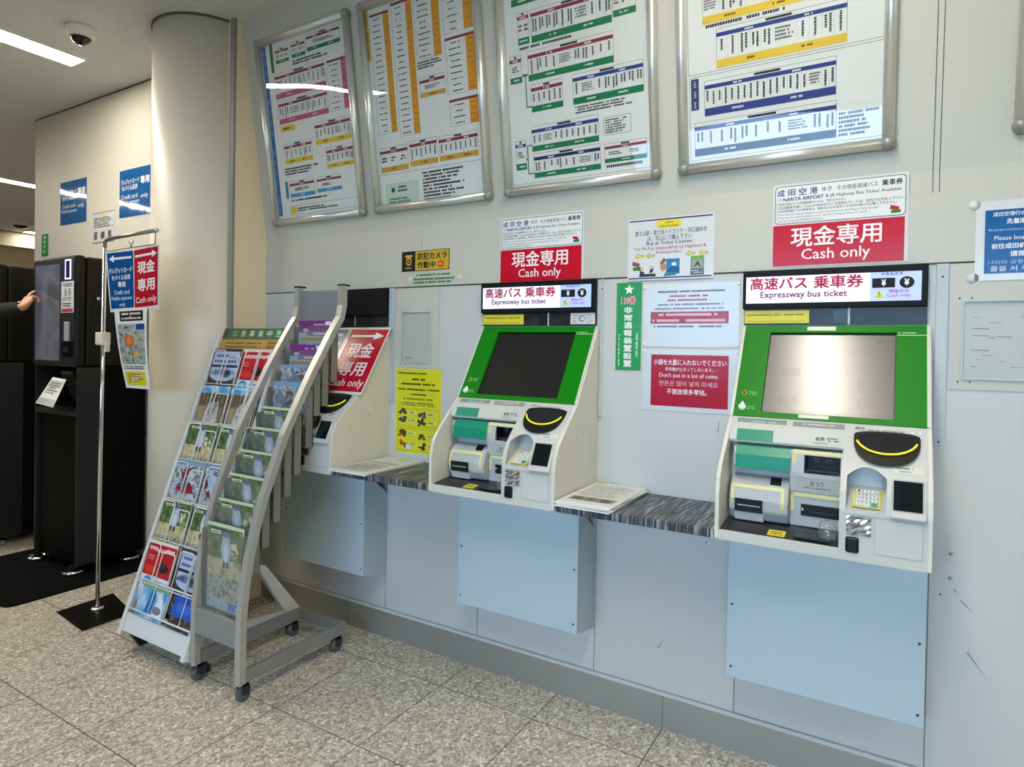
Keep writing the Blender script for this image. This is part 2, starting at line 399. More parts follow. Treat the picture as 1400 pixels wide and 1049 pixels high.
# ceiling lamps: long tubes' troughs running towards the wall
M_TUBE = mat('lamp_diffuser', 'fffdf2', .5, emit='fff4e2', es=LAMP_STRENGTH)
def ceiling_light(x, y0, y1, label):
    t = empty('ceiling_light', (x, (y0+y1)/2, 3.33)); h = (y1-y0)/2
    b = MB()
    for sx in (-1, 1): b.box(sx*.092-.006, sx*.092+.006, -h, h, -.012, 0, M_PAPER)
    for e in (-h, h-.012): b.box(-.086, .086, e, e+.012, -.012, 0, M_PAPER)
    b.build('frame', t)
    b = MB(); b.box(-.084, .084, -h+.014, h-.014, -.007, -.002, M_TUBE); b.build('diffuser', t)
    return tag(t, label, 'ceiling light', 'long recessed ceiling lamps')
ceiling_light(-4.61, -3.05, -.37, 'long bright recessed ceiling lamp next to the near dome camera')
ceiling_light(-8.73, -3.0, 1.2, 'second long ceiling lamp further down the hall, beyond the white wall')
ceiling_light(-12.5, 2.42, 3.6, 'farthest short-looking ceiling lamp, above the far dome camera')
ceiling_light(-.38, -3.5, -.70, 'ceiling lamp above the ticket machines, seen only as a reflection')
ceiling_light(3.75, -3.5, -.37, 'ceiling lamp near the right wall, outside the photo')

M_DOME = mat('smoked_dome', '0c0c0e', .08)
def dome(x, y, label, s=1.0):
    t = empty('dome_camera', (x, y, 3.33))
    b = MB(); b.lathe([(0, 0), (.078*s, 0), (.078*s, -.012), (.074*s, -.04), (.062*s, -.055), (0, -.055)], (0, 0, 0), M_PAPER, 36); b.build('housing', t)
    b = MB(); b.lathe([(.054*s, -.054), (.051*s, -.068), (.040*s, -.085), (.022*s, -.097), (0.001, -.101)], (0, 0, 0), M_DOME, 32); b.build('dome', t)
    b = MB(); b.lathe([(.062*s, -.055), (.060*s, -.062), (.054*s, -.062), (.054*s, -.055)], (0, 0, 0), M_PAPER, 36); b.build('rim', t)
    return tag(t, label, 'security camera', 'ceiling dome cameras')
dome(-4.10, -.60, 'white dome security camera on the ceiling beside the bright lamp')
dome(-11.6, 2.02, 'small distant dome camera under the far ceiling lamp', 1.9)
# ---------------------------------------------------------------- route posters on the leaning wall
LEAN = Vector((0, -.15, 1)).normalized()
INK = dict(blue='2b63a6', green='127a4c', maroon='8e3145', pink='c4587c', yellow='e6c53c', sky='3f93c4', ochre='d3a53f', orange='e09a2a', navy='2b3c86', darknavy='1d2850', black='25282c')
POSTERS = {1: [('r',.043,.055,.074,.976,'blue'),('r',.106,.828,.130,.978,'green'),('t',.148,.867,.254,.945,'maroon','green',3),('t',.277,.872,.384,.95,'maroon','green',2),('t',.398,.88,.643,.965,'maroon','green',1),('s',.279,.834,.586,.862,2),
('t',.122,.685,.515,.818,'maroon','pink',11),('l',.529,.552,.676,.806,'maroon','pink',9),('t',.129,.550,.515,.672,'maroon','pink',9),('r',.129,.506,.246,.538,'yellow'),('t',.397,.400,.661,.516,'maroon','yellow',9),
('t',.142,.332,.363,.444,'maroon','yellow',6),('t',.466,.269,.668,.376,'maroon','yellow',6),('s',.129,.270,.406,.312,3),('r',.118,.145,.142,.24,'sky'),('t',.155,.148,.355,.236,'maroon','sky',1),('t',.373,.153,.560,.234,'maroon','sky',1),('s',.148,.122,.482,.138,1),('o',.14,.052,.668,.102),('r',.145,.058,.194,.096,'yellow'),('s',.203,.066,.517,.09,2)],
2: [('r',.020,.741,.055,.978,'ochre'),('l',.063,.384,.186,.952,'maroon','orange',20),('l',.202,.356,.329,.972,'maroon','orange',22),('l',.340,.683,.487,.998,'maroon','orange',12),('l',.504,.763,.668,.980,'maroon','orange',7),('l',.507,.496,.672,.745,'maroon','orange',9),('l',.510,.353,.670,.473,'maroon','orange',4),
('t',.344,.512,.493,.603,'maroon','ochre',1),('s',.340,.640,.484,.677,3),('t',.058,.197,.239,.317,'maroon','ochre',3),('t',.252,.204,.421,.325,'maroon','ochre',6),('t',.432,.206,.656,.320,'maroon','ochre',8),('o',.044,.02,.670,.186),('g',.076,.029,.291,.141),('s',.320,.032,.566,.174,9)],
3: [('t',.30,.79,.56,.90,'maroon','green',8),('t',.08,.79,.28,.92,'navy','green',6),('t',.105,.629,.160,.760,'maroon','green',2),('t',.171,.626,.536,.759,'maroon','green',11),('t',.541,.640,.636,.755,'maroon','green',3),('s',.11,.605,.45,.622,1),('t',.147,.474,.538,.595,'maroon','green',11),('t',.056,.477,.115,.592,'maroon','green',1),('t',.155,.344,.306,.459,'maroon','green',6),('t',.353,.341,.659,.462,'navy','green',9),('s',.361,.302,.644,.334,3),
('t',.147,.180,.462,.287,'navy','green',12),('t',.152,.067,.466,.171,'darknavy','green',9),('t',.062,.110,.116,.236,'navy','green',1),('t',.484,.087,.664,.164,'maroon','green',2),('s',.491,.064,.645,.082,1),('o',.484,.197,.602,.268),('s',.492,.203,.588,.261,6),('r',.117,.498,.143,.508,'green'),('r',.129,.367,.134,.504,'green'),('r',.129,.367,.156,.373,'green'),('r',.121,.088,.126,.211,'green'),('r',.116,.15,.126,.156,'green'),('r',.123,.206,.147,.211,'green'),('r',.123,.087,.152,.092,'green'),('o',.040,.048,.690,.985)],
4: [('t',.10,.70,.62,.83,'navy','yellow',12),('t',.097,.531,.462,.655,'navy','yellow',12),('s',.10,.512,.46,.53,1),('t',.146,.369,.574,.507,'navy','yellow',11),('o',.045,.048,.686,.352),('o',.042,.360,.686,.985),('r',.051,.233,.080,.346,'navy'),('t',.101,.205,.543,.331,'navy','navy',20),('t',.062,.063,.545,.186,'navy','darknavy',12),('s',.552,.061,.674,.145,6)],
5: [('o',.04,.05,.68,.98),('t',.1,.2,.5,.33,'navy','yellow',9),('t',.1,.4,.6,.53,'navy','yellow',9)]}
M_COVER = clear('poster_cover', (.97, .98, .98), .012, bump=.10, bscale=2.6, f0=.026)
def poster(k, x0, label):
    w, h = (.72, 1.015)
    base = Vector((x0, upy(2.19)-.002, 2.19)); F = frame(base, (1, 0, 0), LEAN)
    t = empty('poster_frame', M=F)
    r = .020
    def rail(a, c, nm='rail'):
        b = MB(); b.tube([a, c], [r*.95, r*.95], M_ALU, 14); b.build(nm, t)
    z = .018
    rail((r, r, z), (w-r, r, z)); rail((r, h-r, z), (w-r, h-r, z)); rail((r, r*1.6, z), (r, h-r*1.6, z)); rail((w-r, r*1.6, z), (w-r, h-r*1.6, z))
    for u in (r, w-r):
        for v in (r, h-r):
            b = MB(); b.ball((u, v, z), (r*1.22, r*1.22, r*1.15), M_GREY, 16); b.build('corner_cap', t)
    b = MB(); b.box(r, w-r, r, h-r, .004, .008, M_PAPER); s = b.build('route_sheet', t)
    p = Print(.0083, .6)
    for it in POSTERS[k]:
        kd, u0, v0, u1, v1 = it[:5]
        W = u1-u0; H = v1-v0
        if kd == 'r':
            p.rect(u0, v0, u1, v1, INK[it[5]], 1)
            if H > 3*W and W > .02:
                n = max(3, int(H/(W*1.7)))
                for q in range(n):
                    if q % 5 == 4: continue
                    c0 = v1-(q+.5)*H/n; hh = H/n*.30; cl = 'a9bfd4' if it[5] == 'blue' else ('d8d46a' if it[5] == 'navy' else '6a4a18')
                    for st in range(3): p.rect(u0+W*(.32+.05*random.random()), c0-hh+st*hh*.8, u1-W*(.32+.05*random.random()), c0-hh+st*hh*.8+hh*.28, cl, 2)
                    p.rect(u0+W*.47, c0-hh, u0+W*.53, c0+hh, cl, 2)
            elif W > .1: p.lines(u0+W*.2, v0+H*.2, u1-W*.2, v1-H*.2, 1, INK['black'])
        elif kd == 't':
            hc, fc, n = it[5:]
            p.outline(u0, v0, u1, v1, .0012, '4a4d50', 1); hh = min(.014, H*.14); fh = min(.028, H*.22)
            p.rect(u0, v1-hh*2.1, u1, v1-hh*1.1, INK[hc], 2); p.rect(u0, v0, u1, v0+fh, INK[fc], 2)
            p.rect(u0+W*.4, v1-hh*.9, u0+W*.6, v1-hh*.3, INK['black'], 2)
            for q in range(1 if W < .2 else 2):
                c = u0+W*(.5 if W < .2 else (.27, .72)[q]); p.lines(c-.02, v0+fh*.3, c+.02, v0+fh*.75, 1, 'd9ddd6' if fc not in ('yellow', 'ochre') else '5a4a20', 3, ragged=0)
                p.lines(c-.015, v1-hh*2.0, c+.015, v1-hh*1.25, 1, 'e8e8e8', 3, ragged=.1)
            y1 = v1-hh*2.4; y0 = v0+fh*1.15
            if n <= 3:
                for q in range(n):
                    a = u0+W*q/n; p.lines(a+W/n*.2, y0+(y1-y0)*.3, a+W/n*.85, y1-(y1-y0)*.2, 2 if n > 1 else 3, INK['black'], ragged=.5)
            else:
                big = random.randrange(n-2) if n > 8 else -1; q = 0
                while q < n:
                    a = u0+W*q/n; d = W/n
                    if q == big:
                        p.lines(a+d*.2, y0+(y1-y0)*.25, a+2*d-d*.2, y1-.006, 4, '5a5d60', ragged=.2); q += 2; continue
                    [p.vlines(a+d*c_-min(d*.17, .0040), y0, a+d*c_+min(d*.17, .0040), y1-random.uniform(.001, .008), INK['black']) for c_ in ((.5,) if d < .03 or random.random() < .5 else (.33, .70))]
                    if q: p.rect(a, v0+fh, a+.0005, v1-hh*2.1, '9a9d9f', 1)
                    q += 1
        elif kd == 'l':
            hc, fc, n = it[5:]
            p.outline(u0, v0, u1, v1, .0012, '6a5a4a', 1); p.rect(u0, v1-.012, u1, v1-.002, INK[hc], 2); f0 = u1-W*.30
            p.rect(f0, v0, u1, v1-.012, INK[fc], 2)
            dv = (v1-v0-.014)/n
            for q in range(n):
                c = v1-.014-(q+.5)*dv; e = random.uniform(.12, .26)*W
                p.lines(u0+W*.35-e, c-.0045, u0+W*.35+e, c+.0045, 1, INK['black'], ragged=.1, cell=.008); p.rect(u0, c-dv/2, f0, c-dv/2+.0004, 'b5b5b5', 1)
                if random.random() < .6: p.lines(f0+W*.07, c-.003, u1-W*.05, c+.003, 1, '7a5a20' if fc != 'pink' else 'e8c8d2', 3, ragged=.3)
        elif kd == 's': p.lines(u0, v0, u1, v1, it[5], INK['black'])
        elif kd == 'o': p.outline(u0, v0, u1, v1, .0014, '4a4d50', 1)
        elif kd == 'g':
            p.rrect(u0, v0, u1, v1, .02, 'c6d8c8', 1); p.lines(u0+.02, v0+.01, u1-.03, v0+.04, 2, '3f6b4c'); p.ell(u0+.05, v1-.035, .012, .012, '3f4f46', 2); p.lines(u0+.08, v1-.05, u1-.04, v1-.015, 2, '3f4f46')
    p.build('printing', s)
    b = MB(); b.box(r, w-r, r, h-r, .0125, .0135, M_COVER); b.build('clear_cover', t)
    return tag(t, label, 'poster', 'aluminium framed route posters')
poster(1, -3.096, 'framed route poster with a blue side bar, nearest the round column')
poster(2, -2.31, 'framed route poster of orange striped lists, second from the column')
poster(3, -1.52, 'framed route poster of red and green tables, third from the column')
poster(4, -.728, 'framed route poster of navy and yellow tables, above the rightmost machine')
poster(5, .30, 'framed poster cut off at the right edge of the photo')
# ---------------------------------------------------------------- notices and signs on the machine wall
RED, NAVY, INKB = 'c3122b', '22286a', '1c1d20'
GL = .22
def cash_notice(x, z, label):
    t = board('cash_notice', label, 'notice', wallframe(x, z, -.0045), .42, .298, M_LAM, group='cash only notices above the machines')
    p = Print(.0021, GL)
    p.rect(.002, .003, .410, .150, RED, 1)
    p.text('現金専用', .062, .070, .345, .140, 'f4eef0', .022); p.text('Cash only', .098, .012, .312, .062, 'f4eef0', .012)
    p.rrect(.007, .155, .412, .290, .012, INKB, 1); p.rrect(.009, .157, .410, .288, .011, 'e6e9ea', 2)
    p.text('成', .014, .254, .038, .279, '3f4f8f', .03, 3); p.text('田', .05, .256, .074, .278, '3f4f8f', .03, 3); p.text('空', .085, .254, .110, .279, '3f4f8f', .03, 3); p.text('港', .121, .254, .146, .279, '3f4f8f', .03, 3)
    p.text('ゆき', .160, .259, .190, .276, INKB, .012, 3); p.text('その他各高速バス', .207, .259, .330, .276, INKB, .012, 3); p.text('乗車券', .342, .258, .402, .279, INKB, .03, 3)
    p.text('✈', .016, .236, .030, .249, INKB, 0, 3); p.text('NARITA AIRPORT', .034, .236, .165, .249, '2a3260', .03, 3); p.text('& JR Highway Bus Ticket Available', .172, .235, .398, .249, INKB, .012, 3)
    p.text('□成田空港ゆきや近距離路線のバスは、予約できません', .013, .221, .235, .231, INKB, .01, 3)
    p.text('□当自動券売機にてSuicaやPASMOなど交通系ICカードは、窓内でお支払い下さい', .013, .208, .404, .219, INKB, .01, 3)
    p.text('□自由席路線バスの乗車券は、乗車当日のみ有効です(翌日以降の分は購入できません)', .013, .195, .385, .206, INKB, .01, 3)
    p.text('□The bus for Narita Airport cannot be reserved. And Buy a "Day by-day"', .013, .183, .335, .192, '5a5d62', .004, 3)
    p.text('□The bus for Narita Airport can use for transportation IC cards', .013, .172, .300, .181, '5a5d62', .004, 3)
    p.text('such as Suica and PASMO in the bus', .018, .162, .165, .170, '5a5d62', .004, 3)
    p.add([(.366, .178), (.392, .172), (.394, .184), (.369, .191)], 'b5301f', 4); p.add([(.370, .163), (.398, .164), (.398, .175), (.370, .174)], '3f7a2c', 3)
    p.build('printing', t)
cash_notice(-.385, 1.815, 'red and white cash only notice above the rightmost ticket machine')
cash_notice(-1.556, 1.801, 'red and white cash only notice above the middle ticket machine')

t = board('camera_sticker', 'yellow and black sticker warning of a working security camera', 'sticker', wallframe(-2.146, 1.882, -.0045), .299, .101, mat('sticker_black', '1a1712', .3), .0012)
p = Print(.0015, .3)
p.rrect(.003, .003, .296, .098, .006, 'c9a93a', 1); p.rect(.003, .003, .088, .098, '221a10', 2)
p.rect(.022, .072, .070, .082, 'd8b64c', 3); p.rrect(.028, .030, .064, .072, .016, 'd8b64c', 3); p.ell(.046, .050, .013, .013, '221a10', 4); p.ell(.046, .050, .007, .007, 'b08c30', 5)
p.text('REC', .026, .012, .066, .022, 'c8b890', .02, 3)
p.text('防犯カメラ', .102, .054, .284, .090, '17130d', .035, 3); p.text('作動中', .102, .012, .214, .046, '17130d', .035, 3)
p.ell(.247, .029, .020, .018, 'd0611f', 3); p.lines(.234, .022, .26, .036, 1, 'e9a14a', 4, ragged=0)
p.build('printing', t)
t = board('paper_strip', 'pale green strip of fine print taped under the camera sticker', 'notice', wallframe(-2.08, 1.808, -.0045), .285, .066, mat('pale_green_paper', 'b9cbb4', .3), .001)
p = Print(.0013, .4); p.lines(.03, .045, .25, .060, 1, '4d6a52', ragged=.1, cell=.008); p.lines(.012, .008, .27, .040, 2, '4d6a52', ragged=.15, cell=.008)
p.rect(-.02, .030, .004, .045, 'd8dcd2', 3); p.rect(.281, .028, .31, .043, 'd8dcd2', 3); p.build('printing', t)

t = board('counter_notice', 'white notice with yellow arrows asking to buy at the ticket counter', 'notice', wallframe(-.938, 1.788, -.0045), .346, .248, M_LAM)
p = Print(.0021, GL)
p.rect(.004, .238, .338, .243, NAVY, 1); p.rect(.004, .006, .338, .011, NAVY, 1)
p.rrect(.118, .206, .216, .236, .006, 'ead53a', 1); p.text('ご案内', .150, .222, .184, .232, INKB, .01); p.text('Information', .132, .209, .204, .219, INKB, .01)
p.text('富士山駅・富士急ハイランド・河口湖ゆき', .030, .180, .316, .200, INKB, .012); p.text('は、窓口にて購入下さい', .082, .157, .260, .177, INKB, .012)
p.text('Buy at Ticket Counter', .078, .136, .264, .156, INKB, .012); p.text('For Mt.Fuji Station&Fuji-Q Highland &', .028, .117, .316, .134, 'a8283c', .008); p.text('Kawaguchiko', .118, .101, .220, .116, 'a8283c', .008)
for u in (.030, .075, .236, .286): p.arrow(u, .087, u+.037, .109, '5c5a20', 1, True, .4, .45); p.arrow(u+.002, .090, u+.035, .106, 'e8d640', 2, True, .36, .45)
p.add([(.018, .062), (.048, .054), (.052, .068), (.022, .078)], '8a4a2c', 1); p.add([(.022, .040), (.055, .040), (.055, .056), (.022, .054)], '3d7036', 1)
p.rect(.05, .014, .118, .026, '2c3038', 1); p.ell(.062, .036, .011, .016, '2f3338', 2); p.ell(.098, .044, .010, .016, '2f3338', 2); p.ell(.080, .042, .014, .017, 'e0dfe0', 3); p.ell(.062, .044, .008, .009, 'd8b8a0', 3); p.ell(.098, .052, .008, .009, 'd8b8a0', 3)
p.rect(.160, .022, .214, .082, '2e7fb6', 1); p.add([(.160, .022), (.214, .022), (.214, .045), (.19, .055), (.16, .035)], '1c5c8c', 2); p.ell(.192, .060, .010, .007, 'd9e6ec', 3); p.add([(.150, .012), (.200, .016), (.204, .026), (.158, .030)], '3a7f86', 4)
p.add([(.138, .050), (.162, .078), (.150, .086), (.136, .070)], '8c5c38', 3); p.ell(.148, .050, .012, .016, 'b98a66', 4)
p.rect(.257, .014, .308, .088, '7c8474', 1); p.rect(.257, .076, .308, .088, '6fae3f', 2); p.rect(.262, .040, .303, .074, '9aa29a', 2); p.add([(.268, .042), (.285, .070), (.298, .042), (.283, .052)], '3a4a44', 3); p.rect(.257, .014, .308, .036, '4a4a4c', 2); p.lines(.26, .018, .305, .034, 2, 'c9c9c9', 3)
p.build('printing', t)

t = board('alarm_sign', 'tall green sign with a white star and a red 110', 'sign', wallframe(-.985, 1.423, -.0006), .108, .359, mat('sign_green', '0f9440', .25), .002)
p = Print(.0023, .3)
star = [(.054+.022*(1 if k % 2 == 0 else .45)*math.sin(k*math.pi/5), .330+.022*(1 if k % 2 == 0 else .45)*math.cos(k*math.pi/5)) for k in range(10)]
p.add(star[::-1], 'f2f4f2', 1); p.text('110番', .020, .268, .082, .304, 'f2f4f2', .09, 1); p.text('110番', .022, .270, .080, .302, 'c4222c', .02, 3)
p.vtext('非常通報装置設置', .034, .012, .070, .262, 'f2f4f2', .035); p.vtext('ボタンで警察へ通報', .010, .016, .018, .150, 'cfe8d4', .02); p.vtext('設置所', .086, .05, .096, .155, 'cfe8d4', .02)
p.build('printing', t)

def film(t, w, h, pins):
    b = MB()
    b.box(.004, w-.004, .004, h-.004, .0032, .0036, clear('film', (.98, .99, 1), .07, bump=.12, bscale=14, f0=.004)); b.build('plastic_film', t)
    for u, v in pins:
        b = MB(); b.ball((u, v, .004), (.007, .005, .003), M_PAPER, 8); b.build('corner_tab', t)
t = board('plain_notice', 'white laminated notice with one red text box, above the red coin notice', 'notice', wallframe(-.868, 1.521, -.0006), .372, .25, M_LAM)
p = Print(.0021, GL)
p.rect(.030, .092, .334, .139, 'b01730', 1); p.lines(.062, .119, .30, .135, 1, 'e8c8cf', ragged=.05, cell=.010); p.lines(.038, .096, .326, .112, 1, 'e8c8cf', ragged=.02, cell=.010)
p.lines(.046, .212, .322, .224, 1, '4a4c52', ragged=.02, cell=.008); p.lines(.100, .194, .256, .206, 1, 'b03448', ragged=.02, cell=.010); p.lines(.092, .178, .266, .190, 1, 'b03448', ragged=.02, cell=.010)
p.lines(.046, .162, .314, .172, 1, '5a5c62', ragged=.02, cell=.008); p.lines(.046, .146, .318, .155, 1, '5a5c62', ragged=.02, cell=.008); p.lines(.044, .075, .312, .086, 1, '3a3c42', ragged=.02, cell=.008)
p.build('printing', t); film(t, .372, .25, [(.004, .235), (.368, .24), (.004, .01), (.368, .01)])
t = board('coin_notice', 'red notice in four languages asking not to put in many coins', 'notice', wallframe(-.866, 1.268, -.0006), .37, .242, M_LAM)
p = Print(.0021, GL)
p.rect(.034, .018, .336, .222, 'b71530', 1)
p.text('小銭を大量に入れないでください', .045, .181, .328, .204, 'f3e9ec', .02); p.text('券売機が止まってしまいます。', .092, .158, .280, .173, 'f3e9ec', .012)
p.text("Don't put in a lot of coins.", .068, .128, .300, .150, 'f3e9ec', .012); p.text('잔돈은 많이 넣지 마세요', .068, .098, .298, .119, 'e9c4cd', .008); p.text('不要放很多零钱。', .100, .066, .256, .088, 'f3e9ec', .02)
p.build('printing', t); film(t, .37, .242, [(.004, .236), (.366, .236), (-.002, .008), (.366, .012)])

t = board('airport_notice', 'white-edged blue airport bus notice at the right edge of the photo', 'notice', wallframe(.216, 1.742, -.0045), .34, .249, M_LAM)
p = Print(.0021, GL)
p.rect(.024, .022, .314, .22, '075a9c', 1)
p.text('成田空港行の高速バスは予約できません。', .044, .199, .292, .213, 'e8eef4', .02); p.text('先着順にご乗車ください', .078, .174, .256, .191, 'e8eef4', .03); p.text('Reservations not accepted for Narita', .034, .152, .304, .161, 'a9c4de', .01)
p.text('Please board on a first-come basis', .048, .125, .292, .139, 'd8e4ee', .014); p.text('前往成田机场的高速巴士不可预约', .042, .098, .296, .115, 'e8eef4', .03); p.text('请按先后顺序乘车', .088, .073, .246, .091, 'e8eef4', .03)
p.text('나리타 공항행은 예약할 수 없습니다', .034, .050, .306, .063, 'a9c4de', .006); p.text('줄을 서 주십시오', .040, .028, .200, .045, 'd8e4ee', .008)
p.build('printing', t)
for v in (.240, .010):
    b = MB(); b.lathe([(0, 0), (.016, 0), (.016, .0018), (0, .0018)], (-.004, v, 0), M_LAM, 14, 'z'); b.build('corner_tab', t)

t = board('food_notice', 'tall yellow notice with small pictures left of the middle machine', 'notice', wallframe(-2.175, .966, -.0006), .292, .428, mat('yellow_paper', 'd9d61e', .35), .0015)
p = Print(.0018, .4)
p.outline(0, 0, .292, .428, .006, 'e3dc5c', 0)
p.lines(.018, .398, .20, .410, 1, '3b3a10', ragged=.02, cell=.010); p.lines(.105, .366, .19, .382, 1, '3b3a10', ragged=.02, cell=.012); p.lines(.036, .342, .262, .358, 1, '3b3a10', ragged=.02, cell=.012)
p.lines(.016, .316, .280, .330, 1, '3b3a10', ragged=.01, cell=.010); p.lines(.092, .292, .198, .304, 1, '3b3a10', ragged=.02, cell=.010); p.lines(.05, .268, .24, .282, 1, '8a8418', ragged=.02, cell=.010); p.lines(.03, .240, .262, .260, 2, '77761c', ragged=.05, cell=.008)
p.outline(.016, .136, .284, .226, .0015, '5f6a1a', 1); p.outline(.012, .012, .284, .126, .0015, '8a8418', 1)
for cu, cv, cs in ((.05, .205, ('3f3a30', '6b5a40')), (.172, .200, ('5a5a58', '3a3a3a')), (.046, .166, ('50506a', '3a3a50')), (.172, .160, ('333a30', '222622')), (.048, .100, ('8a5530', '6a3a24')), (.172, .092, ('6a4426', '8a6a30')), (.056, .046, ('b8641a', '7a2f18')), (.180, .044, ('7a3018', '5a2a18'))):
    for q in range(9): p.ell(cu+random.uniform(-.02, .02), cv+random.uniform(-.014, .014), random.uniform(.006, .013), random.uniform(.005, .010), cs[q % 2], 2+q % 3, 9)
    p.rect(cu+.032, cv-.006, cu+.088, cv+.008, 'd8dc8c', 2); p.lines(cu+.038, cv-.004, cu+.085, cv+.006, 1, '6a6a3a', 3)
p.rect(.070, .018, .104, .044, 'cfd6d4', 6); p.build('printing', t)

# hatches in the wall
def hatch(x0, x1, z0, z1, ix0, ix1, iz0, iz1, label, scuffed):
    t = empty('wall_hatch', (x0, 0, z0))
    b = MB(); b.box(0, ix0-x0, -.004, 0, 0, z1-z0, M_WALL); b.box(ix1-x0, x1-x0, -.004, 0, 0, z1-z0, M_WALL)
    b.box(ix0-x0, ix1-x0, -.004, 0, 0, iz0-z0, M_WALL); b.box(ix0-x0, ix1-x0, -.004, 0, iz1-z0, z1-z0, M_WALL); b.build('surround', t)
    b = MB(); a, c, d, e = ix0-x0, ix1-x0, iz0-z0, iz1-z0; w = .006
    for (p0, p1, q0, q1) in ((a-w, a, d-w, e+w), (c, c+w, d-w, e+w), (a, c, d-w, d), (a, c, e, e+w)): b.box(p0, p1, -.010, -.003, q0, q1, M_STRIP)
    b.build('rim', t)
    b = MB(); b.box(a, c, -.002, -.0005, d, e, mat('hatch_door', 'b7b9b2', .32, var=.06 if not scuffed else .16, scale=7))
    if scuffed:
        for q in range(34):
            u = random.uniform(a+.01, c-.05); v = random.uniform(d+.05, e-.02) if q > 8 else random.uniform(d+.03, d+.06); ln = random.uniform(.01, .06)
            b.poly([(u, -.0022, v), (u+ln, -.0022, v+random.uniform(-.004, .004)), (u+ln, -.0022, v+.002), (u, -.0022, v+.003)], mat('scuff', '8d908c', .5))
    else: b.box(a+.02, a+.06, -.0024, -.002, d+.015, d+.022, mat('scuff', '8d908c', .5))
    b.build('door', t)
    b = MB()
    for u in (a-.012, a+.02, c-.02): 
        for v in (d-.014, e+.012): b.lathe([(0, -.004), (.003, -.004), (.002, -.0052), (0, -.0052)], (u, 0, v), M_DARK, 8, 'y')
    b.build('screw', t)
    tag(t, label, 'wall hatch', 'recessed wall hatches')
hatch(-2.178, -1.905, 1.40, 1.795, -2.136, -1.955, 1.428, 1.676, 'small plain wall hatch left of the middle machine, above the yellow notice', False)
hatch(.156, .74, 1.398, 1.80, .192, .62, 1.436, 1.677, 'wide scuffed wall hatch right of the rightmost machine', True)

# signs on the white wall
def card_sign(x, z, label):
    t = board('card_sign', label, 'sign', wallframe(x, z, -.0006), .402, .337, mat('sign_blue', '055a9e', .05, bump=.10, bscale=5, spec=.9), .002, group='blue card payment signs')
    p = Print(.0023, GL)
    p.text('クレジットカード', .020, .232, .255, .270, 'e6edf2', .03); p.text('モバイル決済', .030, .188, .235, .226, 'e6edf2', .03); p.text('専用', .272, .218, .385, .272, 'eef2f4', .05)
    p.text('Credit card', .030, .128, .235, .160, 'd9e4ec', .012); p.text('Mobile payment', .018, .084, .26, .118, 'd9e4ec', .012); p.text('only', .275, .110, .37, .150, 'd9e4ec', .012)
    p.build('printing', t)
card_sign(-4.826, 2.398, 'blue card payment sign nearest the round column')
card_sign(-5.700, 2.417, 'blue card payment sign farther from the column, above the left kiosk')
t = board('wall_notice', 'small white notice between and below the two blue card signs', 'notice', wallframe(-5.20, 2.24, -.0006), .31, .225, M_LAM)
p = Print(.0021, GL)
p.rect(0, .219, .31, .225, '55584f', 1); p.rect(0, .0, .31, .005, '55584f', 1); p.rect(.115, .195, .19, .215, 'cfd23a', 1); p.lines(.02, .110, .29, .190, 5, '4f5250', ragged=.3, cell=.012)
for u in (.045, .145, .25):
    for q in range(5): p.rect(u-.03+random.uniform(0, .02), .02+random.uniform(0, .02), u+random.uniform(.0, .03), .06+random.uniform(0, .025), ('4a4d48', '6a6d66', '8a8d86')[q % 3], 2+q)
p.build('printing', t)
t = board('green_sign', 'narrow upright green sign at the far end of the white wall', 'sign', wallframe(-6.005, 2.19, -.0006), .105, .18, mat('sign_green', '0f9440', .25), .003)
p = Print(.0033, .3); p.ell(.05, .155, .02, .012, 'c9e2cc', 1); [p.lines(.03, .025+.04*q, .075, .052+.04*q, 2, 'c9e2cc', ragged=.2) for q in range(3)]; p.build('printing', t)
# ---------------------------------------------------------------- ticket machines
PROF = [(1.60, -.01), (1.285, -.205), (1.23, -.265), (1.172, -.327), (1.138, -.360), (1.10, -.383), (1.05, -.393), (.905, -.395)]
def py(z):
    for (z1, y1), (z0, y0) in zip(PROF, PROF[1:]):
        if z0 <= z <= z1: return y0+(y1-y0)*(z-z0)/(z1-z0)
    return PROF[-1][1] if z < .905 else PROF[0][1]
W = .586
M_GLASSB = mat('strip_glass', '2c3034', .14, var=.7, scale=16, spec=.12)
M_SCREEN = mat('touch_screen', '141414', .26, var=.02, spec=.8)
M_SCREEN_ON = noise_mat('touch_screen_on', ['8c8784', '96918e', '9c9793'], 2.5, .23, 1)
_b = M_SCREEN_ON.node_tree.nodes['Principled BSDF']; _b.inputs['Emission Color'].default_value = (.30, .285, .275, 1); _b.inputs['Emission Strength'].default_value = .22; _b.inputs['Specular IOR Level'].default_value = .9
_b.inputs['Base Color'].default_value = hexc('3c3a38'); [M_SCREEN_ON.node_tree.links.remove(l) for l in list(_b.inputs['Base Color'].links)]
M_LIT = mat('display_white', 'e4e8fa', .4, emit='dfe4fb', es=.52)
M_LITB = mat('display_blue', 'a8b8f0', .4, emit='9db0ee', es=.5)
M_BAY = mat('bay_grey', 'b8bbba', .4)
M_MODULE = M_MACH
SL = Vector((0, .195, .315)).normalized()
